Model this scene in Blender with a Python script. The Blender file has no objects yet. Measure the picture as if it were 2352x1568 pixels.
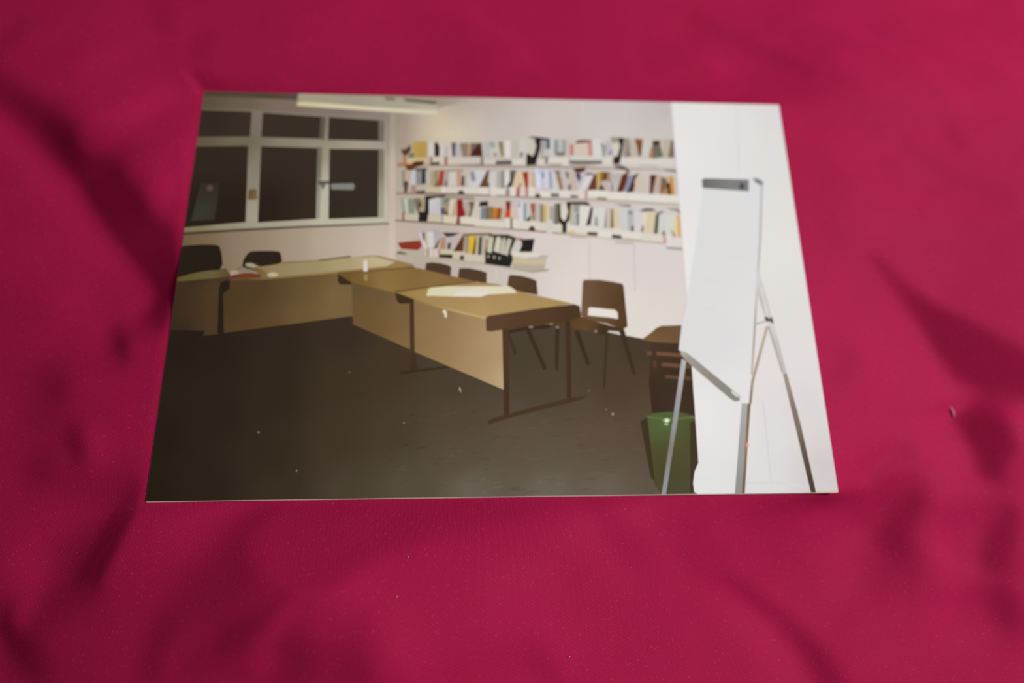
import bpy, bmesh, math, random
import numpy as np
from mathutils import Matrix, Vector

random.seed(7)
rng = np.random.default_rng(11)
scene = bpy.context.scene
COL = scene.collection

# ------------------------------------------------------------------ camera
# a close, wide hand-held shot of a 152 x 102 mm print; focus falls on the cloth in front of the print
cam_d = bpy.data.cameras.new('camera')
cam_d.sensor_width = 36.0
cam_d.lens = 21.051
cam_d.clip_start = 0.005
cam_d.clip_end = 50
cam_d.dof.use_dof = True
cam_d.dof.focus_distance = 0.1245
cam_d.dof.aperture_fstop = 4.4
cam = bpy.data.objects.new('camera', cam_d)
COL.objects.link(cam)
cam.matrix_world = Matrix((
    (0.998449415, -0.000967361, -0.055658149, -0.00537885),
    (-0.013854024, 0.964071125, -0.265282741, -0.05301057),
    (0.053915039, 0.265642487, 0.962562849, 0.13583804),
    (0, 0, 0, 1)))
scene.camera = cam

# ------------------------------------------------------------------ world, lamp, exposure
world = bpy.data.worlds.new('dim_room')
scene.world = world
world.use_nodes = True
world.node_tree.nodes['Background'].inputs[0].default_value = (1.0, 0.93, 0.88, 1)
world.node_tree.nodes['Background'].inputs[1].default_value = 0.13

LAMP = Vector((0.51, 0.09, 0.48))                 # shaded lamp off to the right: creases lean dark to the left and light halves over the frame
ld = bpy.data.lights.new('desk_lamp_right_offscreen', 'SPOT')
ld.spot_size = math.radians(110)
ld.spot_blend = 0.5
ld.shadow_soft_size = 0.05
ld.energy = 25.5
ld.color = (1.0, 0.965, 0.93)
lamp = bpy.data.objects.new('desk_lamp_right_offscreen', ld)
COL.objects.link(lamp)
lamp.location = LAMP
lamp.rotation_euler = (Vector((0.058, 0.020, 0)) - LAMP).to_track_quat('-Z', 'Y').to_euler()

vs = scene.view_settings
vs.view_transform = 'Standard'
vs.look = 'None'
vs.exposure = 0.0
vs.gamma = 1.0
vs.use_curve_mapping = False

# ------------------------------------------------------------------ helpers
def lin(c):
    c = c / 255.0
    return c / 12.92 if c <= 0.04045 else ((c + 0.055) / 1.055) ** 2.4

def rgb(c):
    return (lin(c[0]), lin(c[1]), lin(c[2]))

# measured position in the photograph -> position on the plane the print lies in (metres)
HI = np.array([[1.02668745e-04, -9.80059574e-07, 2.47569807e-03],
               [7.37370360e-07, -1.09559268e-04, -1.55735452e-02],
               [-4.07261229e-05, 2.00659943e-04, 1.0]])

def plane(px, py):
    v = HI @ np.array([px - 1176.0, py - 784.0, 1.0])
    return v[0] / v[2], v[1] / v[2]

def tag(o, label, cat, group=None):
    o['label'] = label
    o['category'] = cat
    if group:
        o['group'] = group

def new_obj(name, me, parent=None):
    o = bpy.data.objects.new(name, me)
    COL.objects.link(o)
    if parent is not None:
        o.parent = parent
    return o

def nodes_of(name):
    m = bpy.data.materials.new(name)
    m.use_nodes = True
    nt = m.node_tree
    return m, nt, nt.nodes['Principled BSDF']

# ------------------------------------------------------------------ materials
# cloth: magenta woven cotton with a fine twill relief
M_CLOTH, nt, bs = nodes_of('magenta_cloth')
tc = nt.nodes.new('ShaderNodeTexCoord')
w1 = nt.nodes.new('ShaderNodeTexWave'); w1.wave_type = 'BANDS'; w1.bands_direction = 'X'
w1.inputs['Scale'].default_value = 1000; w1.inputs['Distortion'].default_value = 1.6; w1.inputs['Detail'].default_value = 2
w1.inputs['Detail Scale'].default_value = 0.6
w2 = nt.nodes.new('ShaderNodeTexWave'); w2.wave_type = 'BANDS'; w2.bands_direction = 'DIAGONAL'
w2.inputs['Scale'].default_value = 760; w2.inputs['Distortion'].default_value = 2.2; w2.inputs['Detail'].default_value = 2
w2.inputs['Detail Scale'].default_value = 0.6
n1 = nt.nodes.new('ShaderNodeTexNoise'); n1.inputs['Scale'].default_value = 2200; n1.inputs['Detail'].default_value = 3
n2 = nt.nodes.new('ShaderNodeTexNoise'); n2.inputs['Scale'].default_value = 45; n2.inputs['Detail'].default_value = 4
for n in (w1, w2, n1, n2):
    nt.links.new(tc.outputs['Object'], n.inputs['Vector'])
mix1 = nt.nodes.new('ShaderNodeMath'); mix1.operation = 'ADD'
nt.links.new(w1.outputs['Fac'], mix1.inputs[0]); nt.links.new(w2.outputs['Fac'], mix1.inputs[1])
mix2 = nt.nodes.new('ShaderNodeMath'); mix2.operation = 'MULTIPLY_ADD'; mix2.inputs[1].default_value = 3.0
nt.links.new(n1.outputs['Fac'], mix2.inputs[0]); nt.links.new(mix1.outputs[0], mix2.inputs[2])
bump = nt.nodes.new('ShaderNodeBump'); bump.inputs['Strength'].default_value = 0.2; bump.inputs['Distance'].default_value = 0.00006
nt.links.new(mix2.outputs[0], bump.inputs['Height'])
nt.links.new(bump.outputs[0], bs.inputs['Normal'])
ramp = nt.nodes.new('ShaderNodeValToRGB')
ramp.color_ramp.elements[0].position = 0.3; ramp.color_ramp.elements[0].color = (0.272, 0.0072, 0.046, 1)
ramp.color_ramp.elements[1].position = 0.75; ramp.color_ramp.elements[1].color = (0.302, 0.0084, 0.053, 1)
nt.links.new(n2.outputs['Fac'], ramp.inputs[0])
sp = nt.nodes.new('ShaderNodeValToRGB')          # paler fibre ends in the weave
sp.color_ramp.elements[0].position = 0.62; sp.color_ramp.elements[0].color = (0, 0, 0, 1)
sp.color_ramp.elements[1].position = 0.80; sp.color_ramp.elements[1].color = (0.75, 0.75, 0.75, 1)
nt.links.new(n1.outputs['Fac'], sp.inputs[0])
mx = nt.nodes.new('ShaderNodeMixRGB'); mx.inputs[2].default_value = (0.42, 0.04, 0.10, 1)
nt.links.new(sp.outputs[0], mx.inputs[0]); nt.links.new(ramp.outputs[0], mx.inputs[1])
nt.links.new(mx.outputs[0], bs.inputs['Base Color'])
bs.inputs['Roughness'].default_value = 0.62
bs.inputs['Specular IOR Level'].default_value = 0.025

# dye layer of the glossy photographic print: the printed colour sits in the mesh attribute "ink"
M_INK, nt, bs = nodes_of('photo_ink')
at = nt.nodes.new('ShaderNodeAttribute'); at.attribute_name = 'ink'
nt.links.new(at.outputs['Color'], bs.inputs['Base Color'])
bs.inputs['Roughness'].default_value = 0.12
bs.inputs['Specular IOR Level'].default_value = 0.25

M_PAPER, nt, bs = nodes_of('photo_paper')
pn = nt.nodes.new('ShaderNodeTexNoise'); pn.inputs['Scale'].default_value = 900
pr = nt.nodes.new('ShaderNodeValToRGB')
pr.color_ramp.elements[0].color = (0.42, 0.33, 0.28, 1); pr.color_ramp.elements[1].color = (0.54, 0.44, 0.38, 1)
nt.links.new(pn.outputs['Fac'], pr.inputs[0]); nt.links.new(pr.outputs[0], bs.inputs['Base Color'])
bs.inputs['Roughness'].default_value = 0.7

M_LINT, nt, bs = nodes_of('lint_fibre_white')
pn = nt.nodes.new('ShaderNodeTexNoise'); pn.inputs['Scale'].default_value = 3000
pr = nt.nodes.new('ShaderNodeValToRGB')
pr.color_ramp.elements[0].color = (0.42, 0.16, 0.21, 1); pr.color_ramp.elements[1].color = (0.55, 0.28, 0.33, 1)
nt.links.new(pn.outputs['Fac'], pr.inputs[0]); nt.links.new(pr.outputs[0], bs.inputs['Base Color'])
bs.inputs['Roughness'].default_value = 0.8

# ------------------------------------------------------------------ cloth
# Creases: (x, y, width, tilt) along each line; tilt > 0 leans to the lamp, < 0 leans away from it.
CREASES = [
    [(170, 300, 45, -.12), (230, 400, 60, -.22), (290, 480, 60, -.28), (350, 560, 45, -.25)],
    [(90, 940, 75, -.10), (60, 1040, 70, -.10)],
    [(240, 1180, 55, -.18), (190, 1270, 60, -.22), (150, 1340, 50, -.15)],
    [(2230, 800, 50, -.14), (2320, 880, 50, -.16)],
    [(2090, 1130, 45, -.10), (2060, 1260, 55, -.12), (2080, 1340, 60, -.10)],
    [(2340, 1150, 40, -.14), (2335, 1300, 45, -.16), (2345, 1450, 45, -.14)],
    [(1930, 880, 55, -.08), (1960, 980, 50, -.08)],
    [(1880, 1380, 60, -.06), (1960, 1480, 60, -.08)],
    [(430, 1250, 70, .05), (360, 1330, 50, .06)],
    [(520, 1330, 60, -.12), (600, 1250, 60, -.10), (660, 1200, 40, -.08)],
    [(150, 620, 60, .08), (60, 560, 60, .06)],
    [(-60, 150, 30, -.15), (0, 212, 30, -.22), (60, 258, 32, -.34), (150, 345, 42, -.55), (185, 395, 38, -.55), (250, 470, 48, -.6), (325, 565, 46, -.62), (385, 665, 34, -.62)],
    [(-40, 300, 36, .10), (60, 345, 40, .16), (150, 460, 40, .18), (235, 575, 42, .22), (300, 655, 36, .20)],
    [(205, 352, 15, .25), (300, 296, 17, .25), (400, 228, 18, .15)],
    [(250, 395, 26, -.22), (330, 350, 26, -.18), (400, 320, 20, -.08)],
    [(350, 490, 26, .22), (385, 430, 24, .22)],
    [(240, 190, 26, .10), (350, 130, 26, .10)],
    [(40, 165, 30, -.12), (90, 110, 25, -.10)],
    [(330, 712, 26, -.30), (360, 730, 24, -.32)],
    [(238, 745, 16, -.25), (262, 790, 20, -.42), (278, 822, 14, -.25)],
    [(150, 690, 40, .14), (200, 720, 40, .10)],
    [(75, 850, 36, -.16), (110, 880, 30, -.16)],
    [(155, 1000, 22, -.22), (172, 1035, 20, -.30)],
    [(215, 1010, 22, .14), (220, 1050, 22, .12)],
    [(60, 1075, 34, -.14)],
    [(300, 1130, 24, -.20), (280, 1190, 30, -.45), (262, 1240, 30, -.50), (235, 1290, 32, -.40), (200, 1310, 26, -.2)],
    [(322, 1190, 14, .22), (296, 1262, 14, .22), (275, 1320, 16, .15)],
    [(20, 1290, 30, .16), (50, 1350, 28, .20), (48, 1425, 18, .20)],
    [(0, 1420, 26, -.30), (18, 1465, 26, -.32)],
    [(75, 1500, 36, -.28), (100, 1530, 30, -.22)],
    [(600, 1150, 24, -.18), (640, 1166, 26, -.22)],
    [(420, 1185, 40, .10), (460, 1215, 34, .08)],
    [(690, 1362, 14, -.16), (640, 1402, 22, -.28), (570, 1442, 26, -.28), (480, 1478, 28, -.22)],
    [(705, 1375, 12, .14), (665, 1430, 14, .20), (640, 1490, 16, .16)],
    [(410, 1430, 26, -.16), (395, 1500, 28, -.20)],
    [(720, 1490, 36, -.16), (690, 1560, 36, -.16)],
    [(520, 1440, 16, .10), (440, 1480, 16, .10)],
    [(560, 1300, 60, -.10), (500, 1360, 60, -.10)],
    [(860, 1400, 30, -.12), (850, 1500, 36, -.16)],
    [(760, 1190, 30, .12), (800, 1260, 36, .12), (900, 1400, 36, .12), (960, 1500, 36, .12)],
    [(1225, 1500, 24, -.18), (1250, 1535, 24, -.20)],
    [(1350, 1150, 16, -.12), (1400, 1220, 24, -.14), (1470, 1300, 30, -.10)],
    [(1590, 1250, 34, -.12), (1640, 1290, 30, -.08)],
    [(1695, 1340, 13, -.16), (1755, 1385, 16, -.22), (1830, 1440, 20, -.24), (1900, 1520, 24, -.32), (1940, 1590, 26, -.32)],
    [(1660, 1380, 26, .08), (1780, 1480, 30, .08)],
    [(2140, 1110, 20, -.22), (2130, 1150, 26, -.34), (2085, 1235, 30, -.34), (2110, 1300, 42, -.28), (2030, 1370, 36, -.14), (1990, 1410, 30, -.10)],
    [(2180, 1230, 26, .10), (2210, 1300, 30, .12), (2200, 1400, 30, .08)],
    [(2345, 1180, 18, -.25), (2330, 1230, 22, -.32), (2320, 1290, 24, -.32)],
    [(2345, 1390, 26, -.24), (2360, 1430, 26, -.22)],
    [(1930, 1165, 18, -.12), (1990, 1160, 18, -.12)],
    [(2025, 592, 13, -.22), (2070, 640, 16, -.22), (2140, 700, 20, -.32), (2200, 752, 30, -.56), (2270, 815, 38, -.6), (2330, 850, 38, -.55), (2420, 900, 36, -.4)],
    [(2060, 690, 20, .08), (2150, 790, 24, .10), (2220, 890, 22, .08)],
    [(2380, 880, 14, -.50), (2330, 905, 14, -.52), (2280, 930, 14, -.48), (2245, 952, 13, -.28)],
    [(2290, 985, 32, -.75), (2305, 1020, 32, -.72), (2300, 1075, 22, -.5)],
    [(2345, 950, 12, .2), (2370, 960, 14, .2)],
    [(2110, 1035, 20, -.28), (2080, 1055, 18, -.20), (2030, 1085, 16, -.22)],
    [(1955, 820, 28, -.12), (1940, 860, 28, -.10)],
    [(1610, 10, 22, -.14), (1700, 50, 24, -.12), (1790, 100, 24, -.12), (1860, 150, 18, -.15)],
    [(1540, 50, 26, .08), (1620, 95, 26, .08), (1720, 130, 26, .07)],
    [(1860, 10, 22, .08), (1980, 60, 24, .10), (2110, 130, 24, .08), (2200, 230, 24, .05)],
    [(1920, 170, 20, -.10), (1960, 180, 18, -.08)],
    [(2080, 330, 18, -.08), (2180, 400, 26, -.10), (2300, 460, 26, -.08)],
    [(2180, 300, 18, -.08), (2200, 330, 18, -.08)],
    [(2250, 180, 30, -.06), (2352, 240, 30, -.06)],
    [(1080, 10, 18, .06), (1180, 80, 20, .09), (1250, 155, 16, .10), (1330, 180, 20, .06)],
    [(640, 60, 40, -.05), (580, 130, 36, -.07)],
    [(480, 110, 24, -.10), (470, 150, 22, -.12)],
    [(380, 30, 28, -.10), (400, 90, 26, -.10)],
]
S0 = 0.00125
gx = np.arange(-0.19, 0.2151, S0)
gy = np.arange(-0.140, 0.1301, S0)
NX, NY = len(gx), len(gy)
GX, GY = np.meshgrid(gx, gy)

def smooth_noise(step, seed):
    r = np.random.default_rng(seed)
    m, n = int((gx[-1] - gx[0]) / step) + 4, int((gy[-1] - gy[0]) / step) + 4
    a = r.standard_normal((n, m))
    fx = (GX - gx[0]) / step + 1; fy = (GY - gy[0]) / step + 1
    ix, iy = fx.astype(int), fy.astype(int)
    tx, ty = fx - ix, fy - iy
    tx = tx * tx * (3 - 2 * tx); ty = ty * ty * (3 - 2 * ty)
    return (a[iy, ix] * (1 - tx) * (1 - ty) + a[iy, ix + 1] * tx * (1 - ty)
            + a[iy + 1, ix] * (1 - tx) * ty + a[iy + 1, ix + 1] * tx * ty)

tilt = 0.030 * smooth_noise(0.012, 1) + 0.020 * smooth_noise(0.006, 2) + 0.03 * smooth_noise(0.03, 3)
# broad lean of the cloth: shaped to darken the left and right and brighten below and above the print
LEAN = [(100, 60, .1), (400, 60, .2), (1000, 100, .15), (1500, 150, .12), (2200, 100, -.12), (1950, 400, -.2), (2300, 400, -.35), (2000, 1300, .06), (2250, 1350, -.08),
        (1200, 1400, .32), (1400, 1180, .32), (1000, 1250, .28), (900, 1300, .2), (1000, 1480, .2), (500, 1280, -.25), (350, 1400, -.4), (680, 1350, -.22), (760, 1500, -.2), (60, 800, -.4), (100, 700, -.3), (60, 1350, -.5), (100, 1100, -.4), (200, 1480, -.45), (2330, 650, -.6), (700, 100, .2), (300, 100, .12), (1700, 1200, .18), (250, 600, -.4)]
wsum = np.zeros(GX.shape); lean = np.zeros(GX.shape)
for (px, py, t_) in LEAN:
    cx, cy = plane(px, py)
    w = 1.0 / ((GX - cx) ** 2 + (GY - cy) ** 2 + 0.010 ** 2) ** 1.5
    wsum += w; lean += w * t_
tilt += lean / wsum
for line in CREASES:
    P = [plane(a[0], a[1]) for a in line]
    if len(P) == 1:
        P = P * 2; line = line * 2
    best = np.full(GX.shape, 1e9); amp = np.zeros(GX.shape)
    for (a, b, la, lb) in zip(P[:-1], P[1:], line[:-1], line[1:]):
        dx, dy = b[0] - a[0], b[1] - a[1]
        L2 = dx * dx + dy * dy + 1e-12
        t = np.clip(((GX - a[0]) * dx + (GY - a[1]) * dy) / L2, 0, 1)
        d = np.hypot(GX - a[0] - t * dx, GY - a[1] - t * dy)
        w = (la[2] + (lb[2] - la[2]) * t) * 1.25e-4
        q = (d / w) ** 2
        k = q < best
        best = np.where(k, q, best)
        amp = np.where(k, la[3] + (lb[3] - la[3]) * t, amp)
    tilt += 1.42 * amp * np.exp(-best ** 1.2 * 0.8)
tilt = np.clip(tilt, -0.95, 0.5)

lxy = Vector((LAMP.x - 0.0, LAMP.y, 0))
ux, uy = lxy.x / lxy.length, lxy.y / lxy.length
slope = -tilt * (LAMP.z / lxy.length)
HWX, HWY = 0.076, 0.05109
edge = np.maximum(np.abs(GX) - HWX, np.abs(GY) - HWY)          # < 0 under the print
hold = np.where(edge < -0.006, 1.0, np.where(edge < 0.0008, 0.4, 0.0)) * 0.6
slope *= np.clip((edge + 0.004) / 0.004, 0, 1)

def ddx(h): return (np.roll(h, -1, 1) - h)
def ddy(h): return (np.roll(h, -1, 0) - h)
def ddxT(g): return (np.roll(g, 1, 1) - g)
def ddyT(g): return (np.roll(g, 1, 0) - g)
LAMc, LAMh = 0.05, 2.5e-4
def A(h):
    a, b = ddx(h), ddy(h)
    du = ux * a + uy * b
    dv = -uy * a + ux * b
    return (ddxT(ux * du - LAMc * uy * dv) + ddyT(uy * du + LAMc * ux * dv)) + (LAMh + hold) * h
gsl = slope * S0
rhs = ddxT(ux * gsl) + ddyT(uy * gsl)
H = np.zeros_like(GX); r = rhs - A(H); p = r.copy(); rs = (r * r).sum()
for it in range(500):
    Ap = A(p); al = rs / (p * Ap).sum()
    H += al * p; r -= al * Ap
    rn = (r * r).sum()
    if rn < rs * 0 + 1e-16: break
    p = r + (rn / rs) * p; rs = rn
# the print presses the cloth flat: cloth never rises above the sheet
cap = np.where(edge < 0.0, -0.00004, -0.00004 + np.maximum(edge, 0) * 0.9)
def smin(a, b, k): 
    hh = np.clip(0.5 + 0.5 * (b - a) / k, 0, 1)
    return b * (1 - hh) + a * hh - k * hh * (1 - hh)
H = smin(H, cap, 0.0008)
fade = np.clip(np.minimum(np.minimum(GX - gx[0], gx[-1] - GX), np.minimum(GY - gy[0], gy[-1] - GY)) / 0.02, 0, 1)
fade = fade * fade * (3 - 2 * fade)
H *= fade

# coarse continuation of the cloth beyond the modelled creases
ox0 = np.array([-0.75, -0.6, -0.48, -0.38, -0.31, -0.26, -0.225, -0.205])
ox1 = -ox0[::-1] + 0.025
oy0 = np.array([-0.70, -0.55, -0.43, -0.34, -0.27, -0.22, -0.18, -0.155])
oy1 = -oy0[::-1] - 0.01
XS = np.concatenate([ox0, gx, ox1]); YS = np.concatenate([oy0, gy, oy1])
HH = np.zeros((len(YS), len(XS)))
HH[len(oy0):len(oy0) + NY, len(ox0):len(ox0) + NX] = H
bigx, bigy = np.meshgrid(XS, YS)
out = np.clip(np.maximum(np.abs(bigx - 0.0125) - 0.2025, np.abs(bigy + 0.005) - 0.135) / 0.08, 0, 1)
HH += out * (0.004 * np.sin(bigx * 31 + bigy * 17) + 0.003 * np.sin(bigx * 13 - bigy * 37 + 1.0))
n_y, n_x = HH.shape
verts = np.stack([bigx, bigy, HH], -1).reshape(-1, 3)
idx = np.arange(n_x * n_y).reshape(n_y, n_x)
faces = np.stack([idx[:-1, :-1], idx[:-1, 1:], idx[1:, 1:], idx[1:, :-1]], -1).reshape(-1, 4)
me = bpy.data.meshes.new('cloth')
me.from_pydata(verts.tolist(), [], faces.tolist())
me.polygons.foreach_set('use_smooth', np.ones(len(faces), bool))
me.materials.append(M_CLOTH)
cloth = new_obj('cloth', me)
tag(cloth, 'crumpled magenta woven cotton cloth spread out under the photo print', 'cloth')
sub = cloth.modifiers.new('smooth', 'SUBSURF'); sub.levels = 0; sub.render_levels = 1

def cloth_z(x, y):
    i = int(np.clip(round((x - gx[0]) / S0), 0, NX - 1)); j = int(np.clip(round((y - gy[0]) / S0), 0, NY - 1))
    return float(H[j, i])

# ------------------------------------------------------------------ the photo print
CARD_T = 0.00024
TOP = CARD_T
root = new_obj('photo_print', None)
root.empty_display_size = 0.02
tag(root, 'glossy colour photo print of a meeting room lying on magenta cloth', 'photograph')

bm = bmesh.new()
cr = 0.0004
pts = []
for sx, sy, a0 in ((1, 1, 0), (-1, 1, 90), (-1, -1, 180), (1, -1, 270)):
    for k in range(4):
        a = math.radians(a0 + 30 * k)
        pts.append((sx * (HWX - cr) + cr * math.cos(a), sy * (HWY - cr) + cr * math.sin(a)))
vt = [bm.verts.new((x, y, TOP)) for x, y in pts]
vb = [bm.verts.new((x, y, 0.0)) for x, y in pts]
bm.faces.new(vt); bm.faces.new(vb[::-1])
for i in range(len(pts)):
    j = (i + 1) % len(pts)
    bm.faces.new((vb[i], vb[j], vt[j], vt[i]))
me = bpy.data.meshes.new('paper_sheet'); bm.to_mesh(me); bm.free()
me.materials.append(M_PAPER)
sheet = new_obj('paper_sheet', me, root)
sheet['label'] = 'thin white photographic paper sheet with pale cut edges'

# de-lighting: the colours below were measured under the lamp, so the dye is the measured colour divided by the lamp's light there
def light_at(px, py):
    u, w = (px - 1176) / 1000.0, (py - 784) / 1000.0
    return tuple(a + b * u + c * w + d * u * u + e * u * w + f * w * w for a, b, c, d, e, f in (
        (0.9892, 0.2687, -0.0564, 0.0578, -0.084, -0.0163), (0.9506, 0.2637, -0.0617, 0.0572, -0.072, -0.0296), (0.9113, 0.2523, -0.0587, 0.0546, -0.0722, -0.0264)))
SPEC = 0.0

def dye(c, px, py):
    E = light_at(px, py)
    return tuple(min(0.92, max(0.0008, (lin(v) - SPEC) / e)) for v, e in zip(c, E)) + (1.0,)

LAYERS = []
def chaikin(P, n):
    for _ in range(n):
        Q = []
        for i in range(len(P)):
            a, b = P[i], P[(i + 1) % len(P)]
            Q.append((a[0] * .75 + b[0] * .25, a[1] * .75 + b[1] * .25))
            Q.append((a[0] * .25 + b[0] * .75, a[1] * .25 + b[1] * .75))
        P = Q
    return P

def shade_of(ctrl, x, y):
    if len(ctrl) == 3 and not isinstance(ctrl[0], (tuple, list)):
        return ctrl
    W = 0; acc = [0, 0, 0]
    for (cx, cy, c) in ctrl:
        w = 1.0 / ((cx - x) ** 2 + (cy - y) ** 2 + 400.0) ** 1.4
        W += w
        for k in range(3):
            acc[k] += w * c[k]
    return tuple(v / W for v in acc)

def piece(name, P, col, parent, soft=0, grid=None):
    """one flat printed patch of the picture, drawn in order over the earlier ones"""
    if soft:
        P = chaikin(P, soft)
    bx0, bx1 = min(q[0] for q in P), max(q[0] for q in P)
    by0, by1 = min(q[1] for q in P), max(q[1] for q in P)
    lay = 1 + max([l for (a0, a1, b0, b1, l) in LAYERS if a0 < bx1 and bx0 < a1 and b0 < by1 and by0 < b1], default=0)
    LAYERS.append((bx0, bx1, by0, by1, lay))
    z = TOP + lay * 0.6e-6
    bm = bmesh.new()
    lim = 0.00001
    vs_ = []
    for (x, y) in P:
        wx, wy = plane(x, y)
        wx = max(-HWX + lim, min(HWX - lim, wx)); wy = max(-HWY + 0.00014, min(HWY - lim, wy))
        vs_.append(bm.verts.new((wx, wy, z)))
    bmesh.ops.remove_doubles(bm, verts=bm.verts, dist=1e-7)
    try:
        f = bm.faces.new([v for v in vs_ if v.is_valid])
    except ValueError:
        bm.free(); return None
    if f.normal.z < 0 or (f.normal_update() or f.normal.z < 0):
        f.normal_flip()
    bmesh.ops.triangulate(bm, faces=bm.faces[:])
    grad = not (len(col) == 3 and not isinstance(col[0], (tuple, list)))
    if grad:
        g = grid or 0.004
        xs = [v.co.x for v in bm.verts]; ys = [v.co.y for v in bm.verts]
        for k in range(math.ceil(min(xs) / g), math.floor(max(xs) / g) + 1):
            bmesh.ops.bisect_plane(bm, geom=bm.verts[:] + bm.edges[:] + bm.faces[:], plane_co=(k * g, 0, 0), plane_no=(1, 0, 0))
        for k in range(math.ceil(min(ys) / g), math.floor(max(ys) / g) + 1):
            bmesh.ops.bisect_plane(bm, geom=bm.verts[:] + bm.edges[:] + bm.faces[:], plane_co=(0, k * g, 0), plane_no=(0, 1, 0))
    me = bpy.data.meshes.new(name)
    bm.to_mesh(me); bm.free()
    ink = me.color_attributes.new('ink', 'FLOAT_COLOR', 'POINT')
    HF = np.linalg.inv(HI)
    for i, v in enumerate(me.vertices):
        q = HF @ np.array([v.co.x, v.co.y, 1.0])
        px, py = q[0] / q[2] + 1176, q[1] / q[2] + 784
        ink.data[i].color = dye(shade_of(col, px, py), px, py)
    me.materials.append(M_INK)
    return new_obj(name, me, parent)

def rect(x0, y0, x1, y1, s=0.0):
    xc = (x0 + x1) / 2
    return [(x0, y0 + s * (x0 - xc)), (x1, y0 + s * (x1 - xc)), (x1, y1 + s * (x1 - xc)), (x0, y1 + s * (x0 - xc))]

def band(pts, w0, w1=None):
    """outline of a tapering bar along a line"""
    w1 = w0 if w1 is None else w1
    Lf, Rt = [], []
    n = len(pts)
    for i, (x, y) in enumerate(pts):
        a = pts[max(0, i - 1)]; b = pts[min(n - 1, i + 1)]
        dx, dy = b[0] - a[0], b[1] - a[1]; l = math.hypot(dx, dy)
        w = (w0 + (w1 - w0) * i / (n - 1)) / 2
        Lf.append((x - dy / l * w, y + dx / l * w)); Rt.append((x + dy / l * w, y - dx / l * w))
    return Lf + Rt[::-1]

def disc(cx, cy, rx, ry=None, n=14):
    ry = ry or rx
    return [(cx + rx * math.cos(2 * math.pi * k / n), cy + ry * math.sin(2 * math.pi * k / n)) for k in range(n)]

def off(P, x0, y0, k):
    return [(x0 + x / k, y0 + y / k) for x, y in P]

def part(name, P, col, label=None, soft=0):
    o = piece(name, P, col, root, soft)
    if label:
        o['label'] = label
    return o

# ---- printed room shell
W_LEFT = part('printed_window_wall', [(420, 195), (1010, 205), (912, 300), (907, 620), (780, 660), (340, 700), (360, 640), (420, 205)],
     [(470, 245, (88, 76, 60)), (560, 240, (104, 90, 74)), (640, 245, (122, 104, 92)), (780, 258, (128, 114, 106)), (880, 270, (138, 124, 116)),
      (430, 550, (104, 86, 60)), (470, 560, (118, 98, 70)), (540, 560, (138, 120, 100)), (620, 560, (150, 132, 112)), (680, 560, (165, 148, 126)), (760, 560, (182, 166, 148)),
      (860, 560, (196, 180, 164)), (900, 590, (200, 184, 168)), (900, 400, (178, 164, 148)), (900, 300, (150, 136, 124))],
     'beige printed wall with a dark window')
part('printed_ceiling', [(425, 190), (1260, 205), (1010, 252), (690, 243), (684, 231), (560, 225), (425, 221)],
     [(475, 214, (72, 60, 46)), (600, 218, (76, 64, 52)), (680, 226, (84, 70, 60)), (870, 221, (160, 148, 128)), (1000, 232, (158, 144, 128)), (1100, 228, (182, 166, 158))],
     'dark printed strip of ceiling')
W_SHELF = part('printed_shelf_wall', [(906, 262), (1003, 258), (1010, 248), (1120, 205), (1560, 210), (1575, 520), (1600, 800), (1440, 775), (1200, 760), (906, 640)],
     [(915, 280, (146, 128, 118)), (920, 320, (158, 142, 126)), (945, 300, (168, 152, 140)), (975, 300, (200, 186, 160)), (1010, 300, (212, 198, 168)), (1040, 310, (212, 200, 176)),
      (1060, 250, (180, 164, 152)), (1090, 295, (204, 192, 176)), (1150, 300, (198, 188, 182)), (1120, 250, (186, 172, 164)), (1250, 300, (204, 194, 188)), (1400, 260, (202, 194, 192)), (1400, 310, (208, 200, 194)),
      (1530, 250, (194, 184, 182)), (1530, 310, (202, 194, 188)), (920, 420, (180, 164, 150)), (1100, 390, (186, 174, 168)), (1300, 390, (198, 188, 182)), (1500, 400, (208, 198, 192)),
      (915, 550, (192, 176, 160)), (1000, 530, (190, 174, 166)), (1100, 535, (202, 186, 178)), (1250, 560, (216, 206, 200)), (1350, 600, (222, 212, 204)), (1500, 600, (218, 208, 206)),
      (960, 610, (180, 165, 152)), (1050, 610, (192, 176, 164)), (1150, 640, (202, 192, 182)), (1300, 660, (222, 212, 204)), (1420, 700, (224, 216, 210)), (1540, 700, (222, 212, 206)),
      (1480, 760, (224, 216, 206))],
     'pale pinkish white printed wall with book shelves')
for P in ([(1336, 236), (1341, 236), (1341, 300), (1337, 300)], [(1434, 238), (1439, 238), (1440, 312), (1436, 312)],
          [(1351, 556), (1355, 556), (1356, 642), (1352, 642)], [(1453, 560), (1457, 560), (1460, 668), (1456, 668)],
          [(1137, 620), (1141, 620), (1142, 642), (1138, 642)]):
    piece('panel_joint', P, (206, 198, 192), W_SHELF)
corner = piece('wall_corner', [(896, 262), (908, 262), (909, 612), (893, 612)],
      [(900, 280, (164, 148, 136)), (902, 400, (194, 178, 162)), (902, 600, (204, 188, 172))], W_LEFT)
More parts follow.
